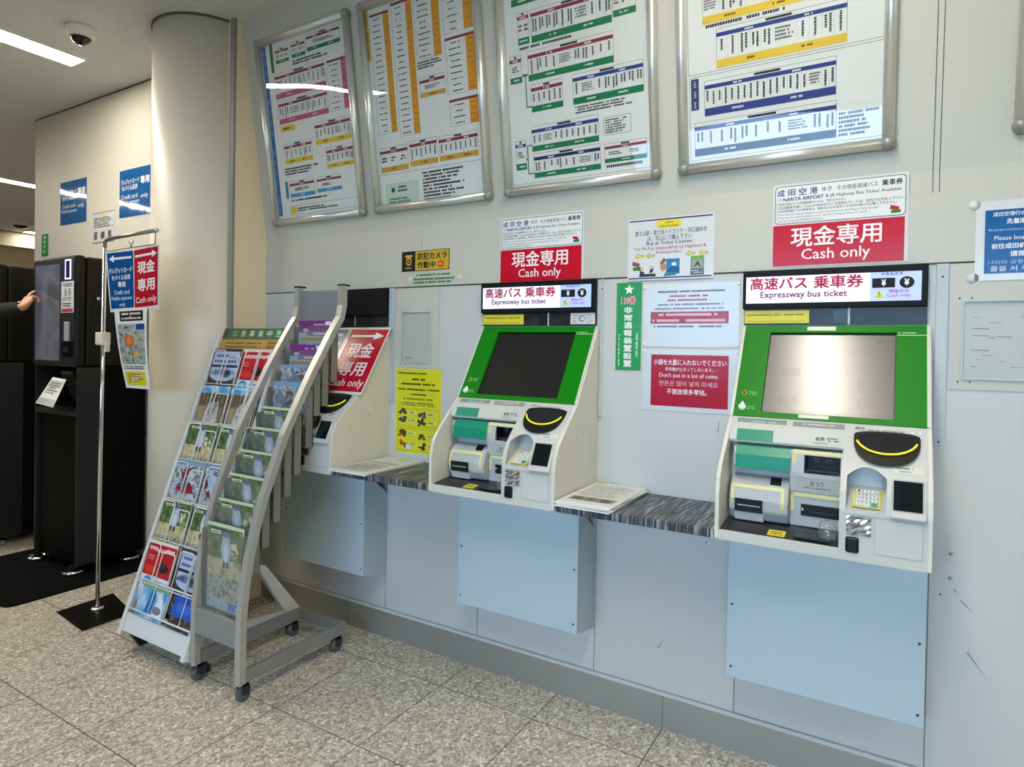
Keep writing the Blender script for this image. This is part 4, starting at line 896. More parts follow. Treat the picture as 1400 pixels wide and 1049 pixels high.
def art(p, kind, w, h):
    p.win = (0, 0, w, h); R = random.uniform
    if kind == 'forest':
        p.rect(0, 0, 1, 1, A_SAND); p.rect(0, .60, 1, 1, A_GREEN, 1); p.rect(0, .12, 1, .40, A_ROCK, 1); p.rect(0, 0, 1, .14, noise_mat('photo_water', ['7c98a4', 'a9c0c8', '5f7d90'], 30), 2)
        p.rect(.62, .02, .96, .12, '5c7fb4', 3); p.rect(.84, .02, .93, .08, 'a9c8e8', 4); p.rect(0, .965, 1, 1, 'c4d0b4', 3); p.rect(.10, .885, .38, .925, 'e4e8e0', 4); p.rect(.13, .895, .34, .912, '6f8a64', 5)
        p.add([(.44, .58), (.40, .72), (.44, .86), (.54, .90), (.64, .84), (.68, .70), (.62, .58), (.53, .55)], 'b8c8dc', 4); p.add([(.50, .57), (.48, .72), (.54, .80), (.60, .70), (.58, .57)], 'dfe6ee', 5); p.ell(.54, .90, .12, .035, '5a6f9c', 6); p.ell(.54, .87, .07, .03, 'c9a48c', 5); p.rect(.46, .50, .52, .58, '3a3c40', 5); p.rect(.56, .50, .61, .58, '3a3c40', 5)
        for q in range(8): p.ell(R(.72, .98), R(.55, .8), R(.03, .07), R(.02, .05), ('d4c49a', '8f9a78', 'e0d6b4')[q % 3], 4+q % 3, 8)
    elif kind == 'snow':
        p.rect(0, 0, 1, 1, A_WOOD); p.rect(0, .86, 1, 1, A_SKY, 1); p.rect(0, .30, .35, .62, noise_mat('photo_path', ['8a8066', 'a89a7c', '6c6450'], 20), 1)
        for q in range(7): p.rect(.04+q*.14, .66, .10+q*.14, .87+R(-.02, .02), '5c5038', 2)
        p.add([(.28, .33), (.36, .62), (.50, .72), (.62, .70), (.72, .74), (.80, .38), (.6, .30)], 'b9b8b4', 3)
        for q in range(14): p.ell(R(.34, .74), R(.36, .68), R(.03, .06), R(.02, .04), ('d8d8d4', '9a9a98', '84858a')[q % 3], 4+q % 3, 8)
    elif kind == 'busguide':
        p.rect(0, 0, 1, 1, A_DARK); p.rect(0, .955, 1, 1, '2a2c44', 1); p.rect(.04, .52, .96, .95, 'b4c2e0', 2); p.ell(.5, .52, .46, .12, 'b4c2e0', 2); p.lines(.14, .83, .86, .90, 1, '4a5a94', 4, ragged=.05, cell=.10); p.lines(.10, .73, .90, .80, 1, '4a5a94', 4, ragged=.05, cell=.10)
        p.rect(.04, .655, .96, .70, '1e2c44', 4); p.ell(.64, .54, .15, .07, '3f6a74', 5); p.ell(.68, .56, .08, .04, '2a3440', 6); p.lines(.2, .50, .45, .60, 2, '5a7ab4', 5)
    elif kind == 'redguide':
        p.rect(0, 0, 1, 1, A_SKY); p.rect(0, .44, 1, 1, 'c01f2c', 1); p.rect(0, .95, 1, 1, 'e8d8cc', 2)
        for q in range(9): p.ell(.10+q*.1, .865+R(-.012, .012), .045, .034, 'f2eeee', 3, 9); p.ell(.10+q*.1, .865, .02, .014, 'c01f2c', 4, 8)
        p.lines(.08, .68, .36, .77, 2, 'e89090', 3); p.ell(.68, .60, .20, .07, '2a2228', 3); p.ell(.62, .64, .12, .05, '4a3a40', 4); p.rect(.08, .50, .45, .60, 'd8402c', 3)
        p.rect(0, .22, 1, .45, 'd4e4f0', 2); p.ell(.24, .35, .15, .09, '2f8fc0', 3); p.ell(.24, .35, .09, .05, '7fc0dc', 4); p.lines(.48, .26, .95, .40, 2, '4f94c4', 3, ragged=.1, cell=.10)
        p.ell(.35, .12, .12, .12, '1f4f8a', 3); p.ell(.7, .1, .12, .1, 'd0dce4', 3)
    elif kind == 'festival':
        p.rect(0, 0, 1, 1, A_FAN); p.rect(0, 0, 1, .30, A_DARK, 1); p.rect(0, .93, 1, 1, '7f9cc0', 1); p.add([(.18, .52), (.30, .60), (.72, .58), (.85, .48), (.6, .46), (.35, .47)], '9c2634', 2)
        p.ell(.5, .74, .20, .14, 'b9c4cc', 2); p.ell(.5, .80, .12, .07, '3f464c', 3)
        for q in range(12): p.add([(R(.02, .9), R(.5, .9)), (R(.1, .98), R(.5, .95)), (R(.1, .9), R(.4, .9))], ('a9c4d8', '6a8aa4', 'd8dde0', '7a2a38')[q % 4], 3+q % 3)
        p.lines(.06, .33, .94, .44, 1, 'c4c4c0', 6, ragged=.02, cell=.11); p.lines(.06, .20, .94, .28, 1, 'a4a4a0', 4, ragged=.05, cell=.09); p.lines(.06, .08, .9, .16, 1, '8a8a88', 4, ragged=.1, cell=.07)
    elif kind == 'purple':
        p.rect(0, 0, 1, 1, 'b9c4cc'); p.rect(0, .80, 1, 1, '7a2f80', 1); p.lines(.42, .915, .78, .95, 1, 'e0c4e2', 3, cell=.05, ragged=.05); p.rect(.80, .92, .98, .985, 'e8dfe8', 3); p.ell(.18, .86, .13, .05, '2c2440', 3); p.ell(.22, .84, .09, .03, 'c9c4d8', 4)
        p.rect(.25, .74, .9, .82, '8a7aa0', 2); p.rect(.45, .76, .85, .80, 'd8d0c8', 3); p.rect(.08, .66, .92, .715, 'c49a30', 3); p.rect(0, .50, 1, .64, A_SKY, 2); p.rect(0, .0, 1, .4, A_ROCK, 2)
    elif kind == 'bluepage':
        p.rect(0, 0, 1, 1, A_SKY); p.add([(.3, .1), (.38, .75), (.5, .9), (.6, .7), (.55, .1)], '2f6fae', 2); p.add([(.62, .1), (.7, .6), (.85, .7), (.98, .1)], 'dfe4e8', 2); p.rect(0, .85, 1, 1, '8fae8a', 2); p.ell(.75, .3, .15, .12, '7a7f86', 3)
    elif kind == 'deepblue':
        p.rect(0, 0, 1, 1, A_BLUE); p.rect(0, 0, 1, .35, A_DARK, 1); p.rect(.2, .5, .8, .75, '3a6cd0', 2)
    p.win = (0, 0, 1, 1)
def brochure(F, w, h, kind, label, group):
    t = board('brochure', label, 'brochure', F, w, h, M_PAPER, .005, group)
    p = Print(.0053, .28); art(p, kind, w, h); p.build('cover', t); return t

# white wire rack: leaning face, six tiers of wire pockets and a bottom ledge
M_RACK = mat('rack_white', 'd6d8da', .4)
RD = Vector((0, .525, 1.48)).normalized()
def rp(z): return Vector((0, -.81+.525*(z-.10)/1.48, z))
t = empty('wire_rack', (-2.92, -.55, 0)); Lc = Matrix.Translation((2.92, .55, 0))
tag(t, 'white leaning wire brochure rack beside the round column', 'brochure rack')
F1 = Lc @ frame((-3.19, rp(.085).y, .085), (1, 0, 0), RD); LR = 1.49/RD.z
for u0, u1 in ((0, .028), (.516, .543)):
    b = MB(); b.box(u0, u1, 0, LR-.04, -.05, .022, M_RACK, .004); b.build('side_rail', t, F1)
b = MB(); b.box(.028, .522, .12, LR-.06, -.046, -.040, mat('rack_back', '7d7c74', .5)); b.build('back_panel', t, F1)
b = MB(); b.box(.030, .540, .02, .105, .0, .018, M_RACK, .002); b.build('bottom_board', t, F1)
b = MB(); b.box(.028, .522, .105, .112, -.045, .018, mat('rack_ledge', '8b8a86', .5)); b.build('ledge', t, F1)
tiers = [1.465, 1.27, 1.083, .893, .707, .513]
def vz(z): return (z-.085)/RD.z
M_WIRE = mat('white_wire', 'e2e4e4', .35)
for k, z in enumerate(tiers):
    b = MB(); v1 = vz(z)-.012; v0 = v1-.185; n0 = .034
    for uc in (.10, .235, .37, .47):
        hw = .052 if uc < .45 else .036; top = v1-(.03 if uc in (.235,) else 0)
        b.tube([(uc-hw, v0, n0), (uc-hw, top-.012, n0+.006), (uc-hw+.012, top, n0+.006), (uc+hw-.012, top, n0+.006), (uc+hw, top-.012, n0+.006), (uc+hw, v0, n0)], .0030, M_WIRE, 6)
    b.tube([(.028, v0, n0), (.522, v0, n0)], .0026, M_WIRE, 6); b.tube([(.028, v0, n0-.045), (.522, v0, n0-.045)], .0026, M_WIRE, 6); b.build('wire_pocket', t, F1)
b = MB()
for z in (.338, .206): b.tube([(.028, vz(z), .030), (.54, vz(z), .030)], .0042, M_WIRE, 8)
for u in (.10, .20, .33, .45): b.tube([(u, vz(.206), .030), (u, vz(.338), .030)], .0024, M_WIRE, 6)
b.build('wire_pocket', t, F1)
FH = Lc @ frame((-3.165, rp(1.468).y-.006, 1.468), (1, 0, 0), RD)
b = MB(); b.box(0, .53, 0, .125, -.006, 0, mat('header_board', 'a3874a', .4)); b.build('header_board', t, FH)
p = Print(.0005, .3); p.rect(0, 0, .53, .064, 'b8934a'); p.rect(0, .064, .53, .125, '4a4a34'); p.rect(.045, .068, .53, .122, '3f6b4c', 1); p.rect(0, .060, .53, .066, '8c6f38', 1)
for k, ch in enumerate('広告募集中！'): p.text(ch, .085+k*.070, .078, .125+k*.070, .113, ('8fb47c', 'd8dcc4', 'd8d49a', 'd8d49a', 'e4e0d0', '8fd0a0')[k], .02)
p.lines(.05, .012, .36, .026, 1, '6a5220', ragged=.1, cell=.012); p.lines(.05, .034, .36, .048, 1, '6a5220', ragged=.1, cell=.012); p.rect(.39, .012, .52, .030, '8a6a30', 1); p.rect(.39, .036, .52, .052, '8a6a30', 1); p.build('header_print', t, FH)
for x, z0 in ((-2.66, 0), (-3.17, 0)):
    b = MB(); b.prism([(-.47, .425), (-.41, .405), (-.195, .125), (-.215, .085), (-.26, .09)], x-.016, x+.016, M_RACK, bev=.002); b.prism([(-.26, .09), (-.215, .085), (-.205, .115), (-.56, .165), (-.56, .125)], x-.012, x+.012, M_RACK); b.build('rear_strut', t, Lc)
    b = MB(); b.prism([(-.80, .10), (-.76, .10), (-.70, .03), (-.70, 0), (-.74, 0)], x-.012, x+.012, M_DARK); b.prism([(-.27, .11), (-.22, .11), (-.235, 0), (-.26, 0)], x-.012, x+.012, M_DARK); b.build('foot', t, Lc)
ROWS = [(('busguide', 'pale blue bus guide with a dark crowd'), ('redguide', 'red guide')), (('snow', 'brown winter brochure of a snowy path'), ('snow', 'brown winter brochure of a snowy path')), (('forest', 'green brochure with a blue-hatted figure'), ('forest', 'green brochure with a blue-hatted figure')),
        (('festival', 'dark festival brochure with a red band'), ('festival', 'dark festival brochure with a red band')), (('forest', 'green brochure with a blue-hatted figure'), ('forest', 'green brochure with a blue-hatted figure')), (('redguide', 'red guide'), ('busguide', 'pale blue bus guide with a dark crowd'))]
ORD = ('top', 'second', 'third', 'fourth', 'fifth', 'sixth')
for k, z in enumerate(tiers):
    for c in range(2):
        kind, nm = ROWS[k][c]; h = .297; w = .232 if c == 0 else .215
        top = rp(z); top += Vector((0, -.944, .335))*.026
        tilt = RD.copy(); tilt.rotate(Matrix.Rotation(math.radians(4.5), 3, 'X'))
        o = top-tilt*h; x = -3.152 if c == 0 else -2.905
        if k == 5 and c: x = -2.885; top.z += .0
        brochure(frame((x, o.y, o.z), (1, 0, 0), tilt), w, h, kind, '%s, %s tier of the white rack, %s column' % (nm, ORD[k], 'left' if c == 0 else 'right'), 'brochures in the white wire rack')
for c, (kind, nm, x) in enumerate((('bluepage', 'sky-blue brochure', -3.10), ('deepblue', 'deep blue brochure', -2.83))):
    z = .33; top = rp(z)+Vector((0, -.944, .335))*.021; h = .15
    brochure(frame((x, (top-RD*h).y, (top-RD*h).z), (1, 0, 0), RD), .22 if c == 0 else .17, h, kind, nm+' behind the bottom wires of the white rack', 'brochures in the white wire rack')

# grey rack on castors: curved posts, ten clear pockets
FR_ = [(-.805, .074), (-.805, .25), (-.803, .343), (-.790, .48), (-.768, .611), (-.740, .721), (-.704, .84), (-.660, .945), (-.600, 1.10), (-.540, 1.211), (-.440, 1.39), (-.331, 1.563), (-.274, 1.645), (-.262, 1.70), (-.262, 1.795)]
def offset(poly, d):
    out = []
    for i, p in enumerate(poly):
        a = Vector(poly[max(i-1, 0)]); c = Vector(poly[min(i+1, len(poly)-1)]); t_ = (c-a).normalized(); out.append((p[0]+t_.y*d, p[1]-t_.x*d))
    return out
M_RGREY = mat('rack_grey', '8f9090', .42, metal=.25); M_RLIGHT = mat('rack_silver', 'b7b6b0', .36, metal=.45)
t = empty('display_rack', (-2.46, -.5, 0)); Lc = Matrix.Translation((2.46, .5, 0))
tag(t, 'grey curved brochure rack on castors in front of the leftmost ticket machine', 'brochure rack')
for x0, x1 in ((-2.641, -2.609), (-2.330, -2.295)):
    b = MB(); back = offset(FR_, .030); n = len(FR_); A = []
    for q in range(n): A.append([b.bm.verts.new((x, p[0], p[1])) for x, p in ((x0, FR_[q]), (x1, FR_[q]), (x1, back[q]), (x0, back[q]))])
    fs = []
    for q in range(n-1):
        for k in range(4): fs.append(b.bm.faces.new([A[q][k], A[q][(k+1) % 4], A[q+1][(k+1) % 4], A[q+1][k]]))
    fs += [b.bm.faces.new(A[0]), b.bm.faces.new(A[-1])]; bmesh.ops.recalc_face_normals(b.bm, faces=fs); b._set(fs, M_RLIGHT)
    post = b.build('post', t, Lc)
    b = MB(); b.box(x0-.001, x1+.001, -.264, -.212, 1.795, 1.803, M_BLACK, .002); b.build('post_cap', post)
    b = MB(); b.box(x0+.003, x1-.003, -.77, -.20, .074, .130, M_RGREY, .003); b.build('base_rail', t, Lc)
    for y in (-.775, -.255):
        e = empty('castor'); e.parent = t; e.matrix_local = Lc @ Matrix.Translation(((x0+x1)/2, y, 0))
        b = MB(); b.lathe([(0, -.013), (.024, -.013), (.0315, -.009), (.0315, .009), (.024, .013), (0, .013)], (0, 0, .032), mat('castor_rubber', '55565a', .5), 20, 'x'); b.build('wheel', e)
        b = MB(); b.prism([(-.018, .036), (.014, .026), (.024, .055), (.014, .076), (-.016, .076)], -.018, -.0145, M_DARK); b.prism([(-.018, .036), (.014, .026), (.024, .055), (.014, .076), (-.016, .076)], .0145, .018, M_DARK); b.box(-.018, .018, -.016, .016, .066, .078, M_DARK); b.build('fork', e)
b = MB(); b.box(-2.64, -2.30, -.225, -.20, .076, .128, M_RGREY, .002); b.build('cross_bar', t, Lc)
b = MB(); b.box(-2.612, -2.330, -.805, -.785, .225, .336, M_RGREY, .002); b.build('front_panel', t, Lc)
b = MB(); b.box(-2.614, -2.328, -.245, -.233, 1.60, 1.775, mat('panel_grey', '7f8286', .4), .002); b.build('top_panel', t, Lc)
POCK = [(-.290, 1.625), (-.345, 1.505), (-.395, 1.405), (-.440, 1.324), (-.505, 1.207), (-.558, 1.114), (-.615, 1.014), (-.672, .914), (-.722, .809), (-.775, .715)]
KIND = ['purple']*2+['festival']*2+['forest']*6
M_PCK = mat('pocket_grey', '7c7d7a', .35); M_FILM = clear('pocket_clear', (.94, .95, .95), .06, f0=.045, haze=.05)
for k, (y, z) in enumerate(POCK):
    h = (.300, .292, .235, .300)[min(k, 3)] if k < 9 else .375; x0, x1 = -2.608, -2.335; d = .040
    b = MB(); b.box(x0, x1, y+d-.003, y+d, z-h, z-.005, M_PCK); b.box(x0, x0+.003, y, y+d, z-h, z-.03, M_PCK); b.box(x1-.003, x1, y, y+d, z-h, z-.03, M_PCK); b.box(x0, x1, y, y+d, z-h-.002, z-h+.001, M_PCK)
    pk = b.build('pocket', t, Lc)
    b = MB(); pts = [(x0, z-h), (x1, z-h), (x1, z-.045), (x1-.012, z-.028), (x0+.012, z-.028), (x0, z-.045)]; b.prism(pts, y-.0012, y, M_FILM, 'y'); b.build('clear_front', pk)
    nm = {'purple': 'purple and gold brochure', 'festival': 'pale blue and red festival brochure', 'forest': 'green brochure with a blue-hatted figure'}[KIND[k]]
    order = ('top', 'second', 'third', 'fourth', 'fifth', 'sixth', 'seventh', 'eighth', 'ninth', 'lowest')[k]
    hb = (.297, .289, .232, .297)[min(k, 3)] if k < 9 else .372
    brochure(frame((x0+.026, y+.012, z-hb), (1, 0, 0), (0, .010, 1)), .238 if k < 9 else .243, hb, KIND[k], '%s in the %s pocket of the grey rack' % (nm, order), 'brochures in the grey rack')
# ---------------------------------------------------------------- sign stand by the column
t = empty('sign_stand', (-3.79, -.63, 0)); Lc = Matrix.Translation((3.79, .63, 0))
tag(t, 'chrome sign stand on a dark square floor plate left of the white rack', 'sign stand')
b = MB(); cs = [(-3.925, -.775), (-3.56, -.815), (-3.567, -.555), (-3.945, -.466)]; b.prism(cs, 0, .006, mat('plate_dark', '2d2a26', .22, metal=.6, var=.15, scale=9), 'z', .001); b.build('base_plate', t, Lc)
b = MB(); b.lathe([(0, .006), (.035, .006), (.030, .012), (.014, .018), (0, .018)], (-3.79, -.63, 0), M_CHROME, 20); b.tube([(-3.79, -.63, .01), (-3.770, -.63, 1.0), (-3.748, -.63, 2.02)], .0105, M_CHROME, 12); b.build('pole', t, Lc)
b = MB(); b.tube([(-3.748, -.63, 2.01), (-3.747, -.63, 2.045), (-3.735, -.63, 2.062), (-3.70, -.63, 2.068), (-3.245, -.63, 2.076)], .010, mat('arm_metal', '8f8d86', .3, metal=.8), 10); b.ball((-3.243, -.63, 2.076), .011, M_CHROME, 10); b.build('arm', t, Lc)
b = MB(); b.tube([(-3.745, -.632, 1.999), (-3.26, -.632, 2.006), (-3.255, -.632, 2.010), (-3.252, -.632, 2.066)], .0032, M_GREY, 6); b.tube([(-3.475, -.634, 2.0), (-3.475, -.634, 2.018)], .005, M_GREY, 8); b.tube([(-3.475, -.634, 2.018), (-3.50, -.634, 2.035)], .003, M_GREY, 6); b.tube([(-3.475, -.634, 2.018), (-3.45, -.634, 2.035)], .003, M_GREY, 6); b.build('hanging_wire', t, Lc)
b = MB(); b.box(-3.795, -3.715, -.655, -.610, 1.482, 1.553, mat('clip_white', 'dedcd0', .4), .006); b.box(-3.722, -3.700, -.645, -.620, 1.445, 1.50, mat('clip_white', 'dedcd0', .4), .005); b.build('clip_box', t, Lc)
def warped(name, label, cat, C4, m, group, draw, w, h, bow=0.0):
    """sheet hung by its top edge; C4 = bottom-left, bottom-right, top-right, top-left."""
    BL, BR, TR, TL = [Vector(c) for c in C4]
    nrm = ((BR-BL).cross(TL-BL)).normalized()
    def W_(u, v, n): a, c = u/w, v/h; return (BL*(1-a)+BR*a)*(1-c)+(TL*(1-a)+TR*a)*c + nrm*(n+bow*math.sin(math.pi*c))
    b = MB(); N = 6; i = b.mi(m); top = [[b.bm.verts.new(W_(w*a/N, h*c/N, .001)) for c in range(N+1)] for a in range(N+1)]; bot = [[b.bm.verts.new(W_(w*a/N, h*c/N, -.0006)) for c in range(N+1)] for a in range(N+1)]
    for a in range(N):
        for c in range(N): b.bm.faces.new([top[a][c], top[a+1][c], top[a+1][c+1], top[a][c+1]]); b.bm.faces.new([bot[a][c], bot[a][c+1], bot[a+1][c+1], bot[a+1][c]])
        for q in (0, N):
            f = [top[a][q], bot[a][q], bot[a+1][q], top[a+1][q]]; b.bm.faces.new(f if q == 0 else f[::-1]); f = [top[q][a], top[q][a+1], bot[q][a+1], bot[q][a]]; b.bm.faces.new(f if q == 0 else f[::-1])
    cen = (BL+BR)/2
    for v in b.bm.verts: v.co -= cen
    o = b.build(name, loc=cen); tag(o, label, cat, group)
    p = Print(.0016, GL, .0003); draw(p)
    p.v = [tuple(W_(u, v, n)-cen) for u, v, n in p.v]; p.build('printing', o); return o
def d_blue(p):
    w, h = .235, .325; N = 8
    for a in range(N):
        for c in range(N): p.rect(.012+(w-.016)*a/N, .018+(h-.026)*c/N, .012+(w-.016)*(a+1)/N, .018+(h-.026)*(c+1)/N, '0b4f92')
    p.arrow(.028, h-.060, w-.018, h-.022, 'e6edf2', 1, True, .32, .22)
    p.text('クレジットカード', .022, .205, .222, .235, 'e6edf2', .035); p.text('モバイル決済', .040, .168, .205, .196, 'e6edf2', .035); p.text('専用', .092, .130, .160, .160, 'e6edf2', .05)
    p.text('Credit card', .055, .092, .192, .116, 'd9e4ec', .016); p.text('Mobile payment', .025, .056, .215, .082, 'd9e4ec', .016); p.text('only', .095, .022, .152, .048, 'd9e4ec', .016)
def d_red(p):
    w, h = .235, .325; N = 8
    for a in range(N):
        for c in range(N): p.rect(.008+(w-.018)*a/N, .018+(h-.026)*c/N, .008+(w-.018)*(a+1)/N, .018+(h-.026)*(c+1)/N, 'b5162a')
    p.arrow(.018, h-.060, w-.018, h-.022, 'f4ecee', 1, False, .32, .22)
    p.text('現金', .040, .190, .198, .255, 'f4ecee', .035); p.text('専用', .040, .100, .198, .165, 'f4ecee', .035); p.text('Cash only', .022, .030, .215, .072, 'f0e4e6', .014)
G_ = 'sheets hung from the sign stand'
warped('hanging_sign', 'blue hanging sign with a left arrow on the sign stand', 'sign', [(-3.679, -.631, 1.662), (-3.444, -.628, 1.668), (-3.462, -.628, 1.995), (-3.697, -.652, 1.990)], M_LAM, G_, d_blue, .235, .325)
warped('hanging_sign', 'red hanging cash only sign with a right arrow on the sign stand', 'sign', [(-3.440, -.634, 1.662), (-3.210, -.634, 1.676), (-3.214, -.634, 2.003), (-3.452, -.634, 1.993)], M_LAM, G_, d_red, .235, .325)
def d_fly(p):
    w, h = .297, .41
    p.rect(.05, .345, .265, .395, '1c1c1e', 1); p.lines(.07, .372, .245, .390, 1, 'd8d8d4', 2, ragged=.02); p.lines(.06, .350, .255, .366, 1, 'd8d8d4', 2, ragged=.02)
    N = 6
    for a in range(N):
        for c in range(N): p.rect(.02+.26*a/N, .125+.205*c/N, .02+.26*(a+1)/N, .125+.205*(c+1)/N, noise_mat('map_photo', ['5c6a6e', '8f9a9c', 'b8c0be', '6a7072', '9fb09a'], 26), 1)
    p.rect(.20, .300, .28, .328, '2a4a8c', 2)
    for q in range(46): u, v = random.uniform(.02, .26), random.uniform(.13, .31); p.rect(u, v, u+random.uniform(.005, .03), v+random.uniform(.003, .016), ('6f7a7e', 'c9cfce', '3f464a', 'a9b4a4', 'c9b45a')[q % 5], 2+q % 3)
    p.ell(.13, .245, .05, .032, 'c8703c', 5); p.ell(.13, .245, .03, .018, 'd88a54', 6); p.rect(.17, .17, .22, .19, 'd8b83c', 6)
    p.lines(.03, .098, .275, .118, 2, '4a4c4e', ragged=.1); p.rect(.03, .018, .265, .088, 'e2cf1e', 1); p.lines(.06, .03, .24, .08, 4, 'a8941c', 2)
warped('route_flyer', 'white paper flyer with a map and yellow box hung below the stand signs', 'flyer', [(-3.589, -.590, 1.252), (-3.294, -.628, 1.258), (-3.306, -.642, 1.685), (-3.602, -.652, 1.678)], M_PAPER, G_, d_fly, .297, .41, .008)

# ---------------------------------------------------------------- black self-service kiosks
M_KB = mat('kiosk_black', '040404', .55, spec=.10); M_KH = mat('kiosk_head', '100e0a', .42, spec=.25); M_KG = mat('kiosk_grey', '26282a', .4, spec=.3)
M_KSCR = noise_mat('kiosk_screen', ['3a3d40', '4a4c5c', '5a5d66', '44474c'], 3.0, .12, 1)  # grey-blue room reflection painted as soft noise, with a faint glow added
_b = M_KSCR.node_tree.nodes['Principled BSDF']; _b.inputs['Emission Strength'].default_value = .35
M_KSCR.node_tree.links.new([n for n in M_KSCR.node_tree.nodes if n.type == 'VALTORGB'][0].outputs[0], _b.inputs['Emission Color'])
def kiosk(x0):
    t = empty('ticket_kiosk', (x0, 0, 0))
    b = MB(); b.box(.004, .566, -.40, -.02, 1.335, 2.045, M_KH, .02, 3); b.build('head', t)
    b = MB(); b.box(0, .57, -.462, -.402, 1.335, 2.05, M_KH, .018, 3); fr = b.build('front_frame', t)
    b = MB(); b.box(.012, .555, -.466, -.460, 1.350, 2.035, M_KG, .002); b.build('front_glass', fr)
    b = MB(); b.box(.040, .372, -.4680, -.4655, 1.372, 2.0, M_KSCR); b.build('screen', t)
    b = MB()
    for q in ((.444, .452, 1.896, 2.022), (.506, .514, 1.896, 2.022), (.444, .514, 2.014, 2.022), (.444, .514, 1.896, 1.904)): b.box(q[0], q[1], -.470, -.466, q[2], q[3], mat('led_ring', 'c9c8ff', .3, emit='cfd0ff', es=1.6))
    b.box(.452, .506, -.4685, -.466, 1.904, 2.014, mat('led_core', '1c1a44', .2)); b.build('light_ring', t)
    b = MB(); b.box(.455, .515, -.480, -.466, 1.50, 1.625, mat('reader_pale', '9aa4ae', .3), .004); b.box(.425, .55, -.478, -.466, 1.405, 1.50, M_KB, .004); b.box(.46, .52, -.484, -.478, 1.43, 1.46, M_KG); b.build('card_reader', t)
    b = MB(); b.box(.006, .564, -.30, -.02, .07, 1.334, M_KB); b.box(.035, .535, -.43, -.30, .07, 1.02, M_KB, .004); b.build('body', t)
    for u in (0, .556):
        b = MB(); b.box(u, u+.014, -.45, -.30, .06, 1.334, M_KG, .003); b.build('side_post', t)
    b = MB(); b.box(.014, .556, -.452, -.30, 1.02, 1.05, M_KG, .003); b.build('shelf', t)
    b = MB(); b.prism([(-.44, 1.29), (-.30, 1.33), (-.30, 1.10), (-.36, 1.10)], .33, .50, M_KB, bev=.004); b.box(.36, .50, -.452, -.42, 1.285, 1.305, M_KG, .003); b.build('printer', t)
    b = MB(); b.lathe([(0, 0), (.012, 0), (.010, .006), (0, .007)], (.566, -.33, 1.78), M_CHROME, 14, 'x'); b.build('side_lock', t)
    for u, y in ((.035, -.44), (.535, -.45), (.535, -.10), (.035, -.10)):
        b = MB(); b.lathe([(.045, .022), (.055, .028), (.062, .040), (.062, .055), (.05, .062), (.045, .05)], (u, y, -.02), M_CHROME, 20); b.lathe([(0, .008), (.022, .008), (.022, .075), (0, .075)], (u, y, 0), M_KB, 12); b.build('foot', t)
    return t
k1 = kiosk(-5.0); tag(k1, 'black self-service kiosk nearest the column, being touched by a hand', 'kiosk', 'black ticket kiosks')
k2 = copy_tree(k1); k2.location = (-6.12, 0, 0); tag(k2, 'black self-service kiosk at the left edge, mostly hidden behind the arm', 'kiosk')
F = frame((-4.598, -.470, 1.682), (1, 0, .0), (0, -.0, 1))
tt = board('kiosk_notice', 'white instruction card with a red foot hanging on the nearer kiosk', 'notice', F, .160, .200, M_LAM)
p = Print(.0021, .3); p.rect(.008, .004, .152, .026, 'a83a44', 1); p.lines(.02, .165, .14, .19, 2, '5a5e62', ragged=.2)
for u in (.045, .095): p.lines(u, .105, u+.03, .155, 4, '2f3336', ragged=.3)
p.lines(.015, .075, .145, .10, 2, '5a5e62', ragged=.2); p.lines(.02, .035, .14, .065, 2, '4a4e52', ragged=.2); p.build('printing', tt)
def d_tk(p): p.rect(.01, .13, .15, .18, 'c9c9c2', 1); p.lines(.02, .08, .14, .17, 5, '77787a', 2); p.rect(.0, .0, .16, .05, 'c6ccca', 1); p.lines(.015, .01, .1, .04, 2, '9aa09e', 2)
def back(xp, zp, y, y0=-.455): k = (y+2.4783)/(y0+2.4783); return (xp*k, y, 1.5+(zp-1.5)*k)
warped('ticket_sheet', 'white paper card hanging out of the nearer kiosk below its screen', 'paper', [back(-4.975, 1.077, -.545), back(-4.733, 1.060, -.545), back(-4.559, 1.253, -.455), back(-4.737, 1.262, -.455)], M_PAPER, None, d_tk, .16, .20)
b = MB(); pts = []
for cx, cy, a in ((-4.26, -.85, -90), (-4.26, -.06, 0), (-5.19, -.06, 90), (-5.19, -.85, 180)):
    for q in range(6): an = math.radians(a+q*18); pts.append((cx+.055*math.cos(an), cy+.055*math.sin(an)))
b.prism(pts, 0, .010, mat('mat_rubber', '050505', .75, bump=.2, bscale=300, spec=.1), 'z'); o = b.build('floor_mat'); tag(o, 'black rubber floor mat under the nearer kiosk', 'mat')

# ---------------------------------------------------------------- person reaching to the kiosk (only the hand and sleeve are in view)
def skin(name, nodes, edges, m, root, parent=None, sub=2):
    ids = {k: i for i, k in enumerate(nodes)}; me = bpy.data.meshes.new(name)
    me.from_pydata([nodes[k][0] for k in nodes], [(ids[a], ids[c]) for a, c in edges], []); me.materials.append(m)
    o = bpy.data.objects.new(name, me); COL.objects.link(o)
    s = o.modifiers.new('skin', 'SKIN'); s.use_smooth_shade = True; sv = me.skin_vertices[0].data if me.skin_vertices else None
    if sv is None:
        me.attributes.new('skin', 'FLOAT', 'POINT')
    for k, i in ids.items():
        r = nodes[k][1]; sv[i].radius = r if isinstance(r, tuple) else (r, r); sv[i].use_root = (k == root)
    q = o.modifiers.new('smooth', 'SUBSURF'); q.levels = sub; q.render_levels = sub
    if parent is not None: o.parent = parent
    return o
def skin_mesh(*a, **k):
    o = skin(*a, **k); dg = bpy.context.evaluated_depsgraph_get(); me = bpy.data.meshes.new_from_object(o.evaluated_get(dg))
    for f in me.polygons: f.use_smooth = True
    o.modifiers.clear(); o.data = me; return o
M_SKIN = mat('skin', 'c99a7c', .5, var=.06); M_COAT = mat('black_coat', '0a0a0b', .75, bump=.2, bscale=60); M_HAIR = mat('black_hair', '0e0c0b', .5)
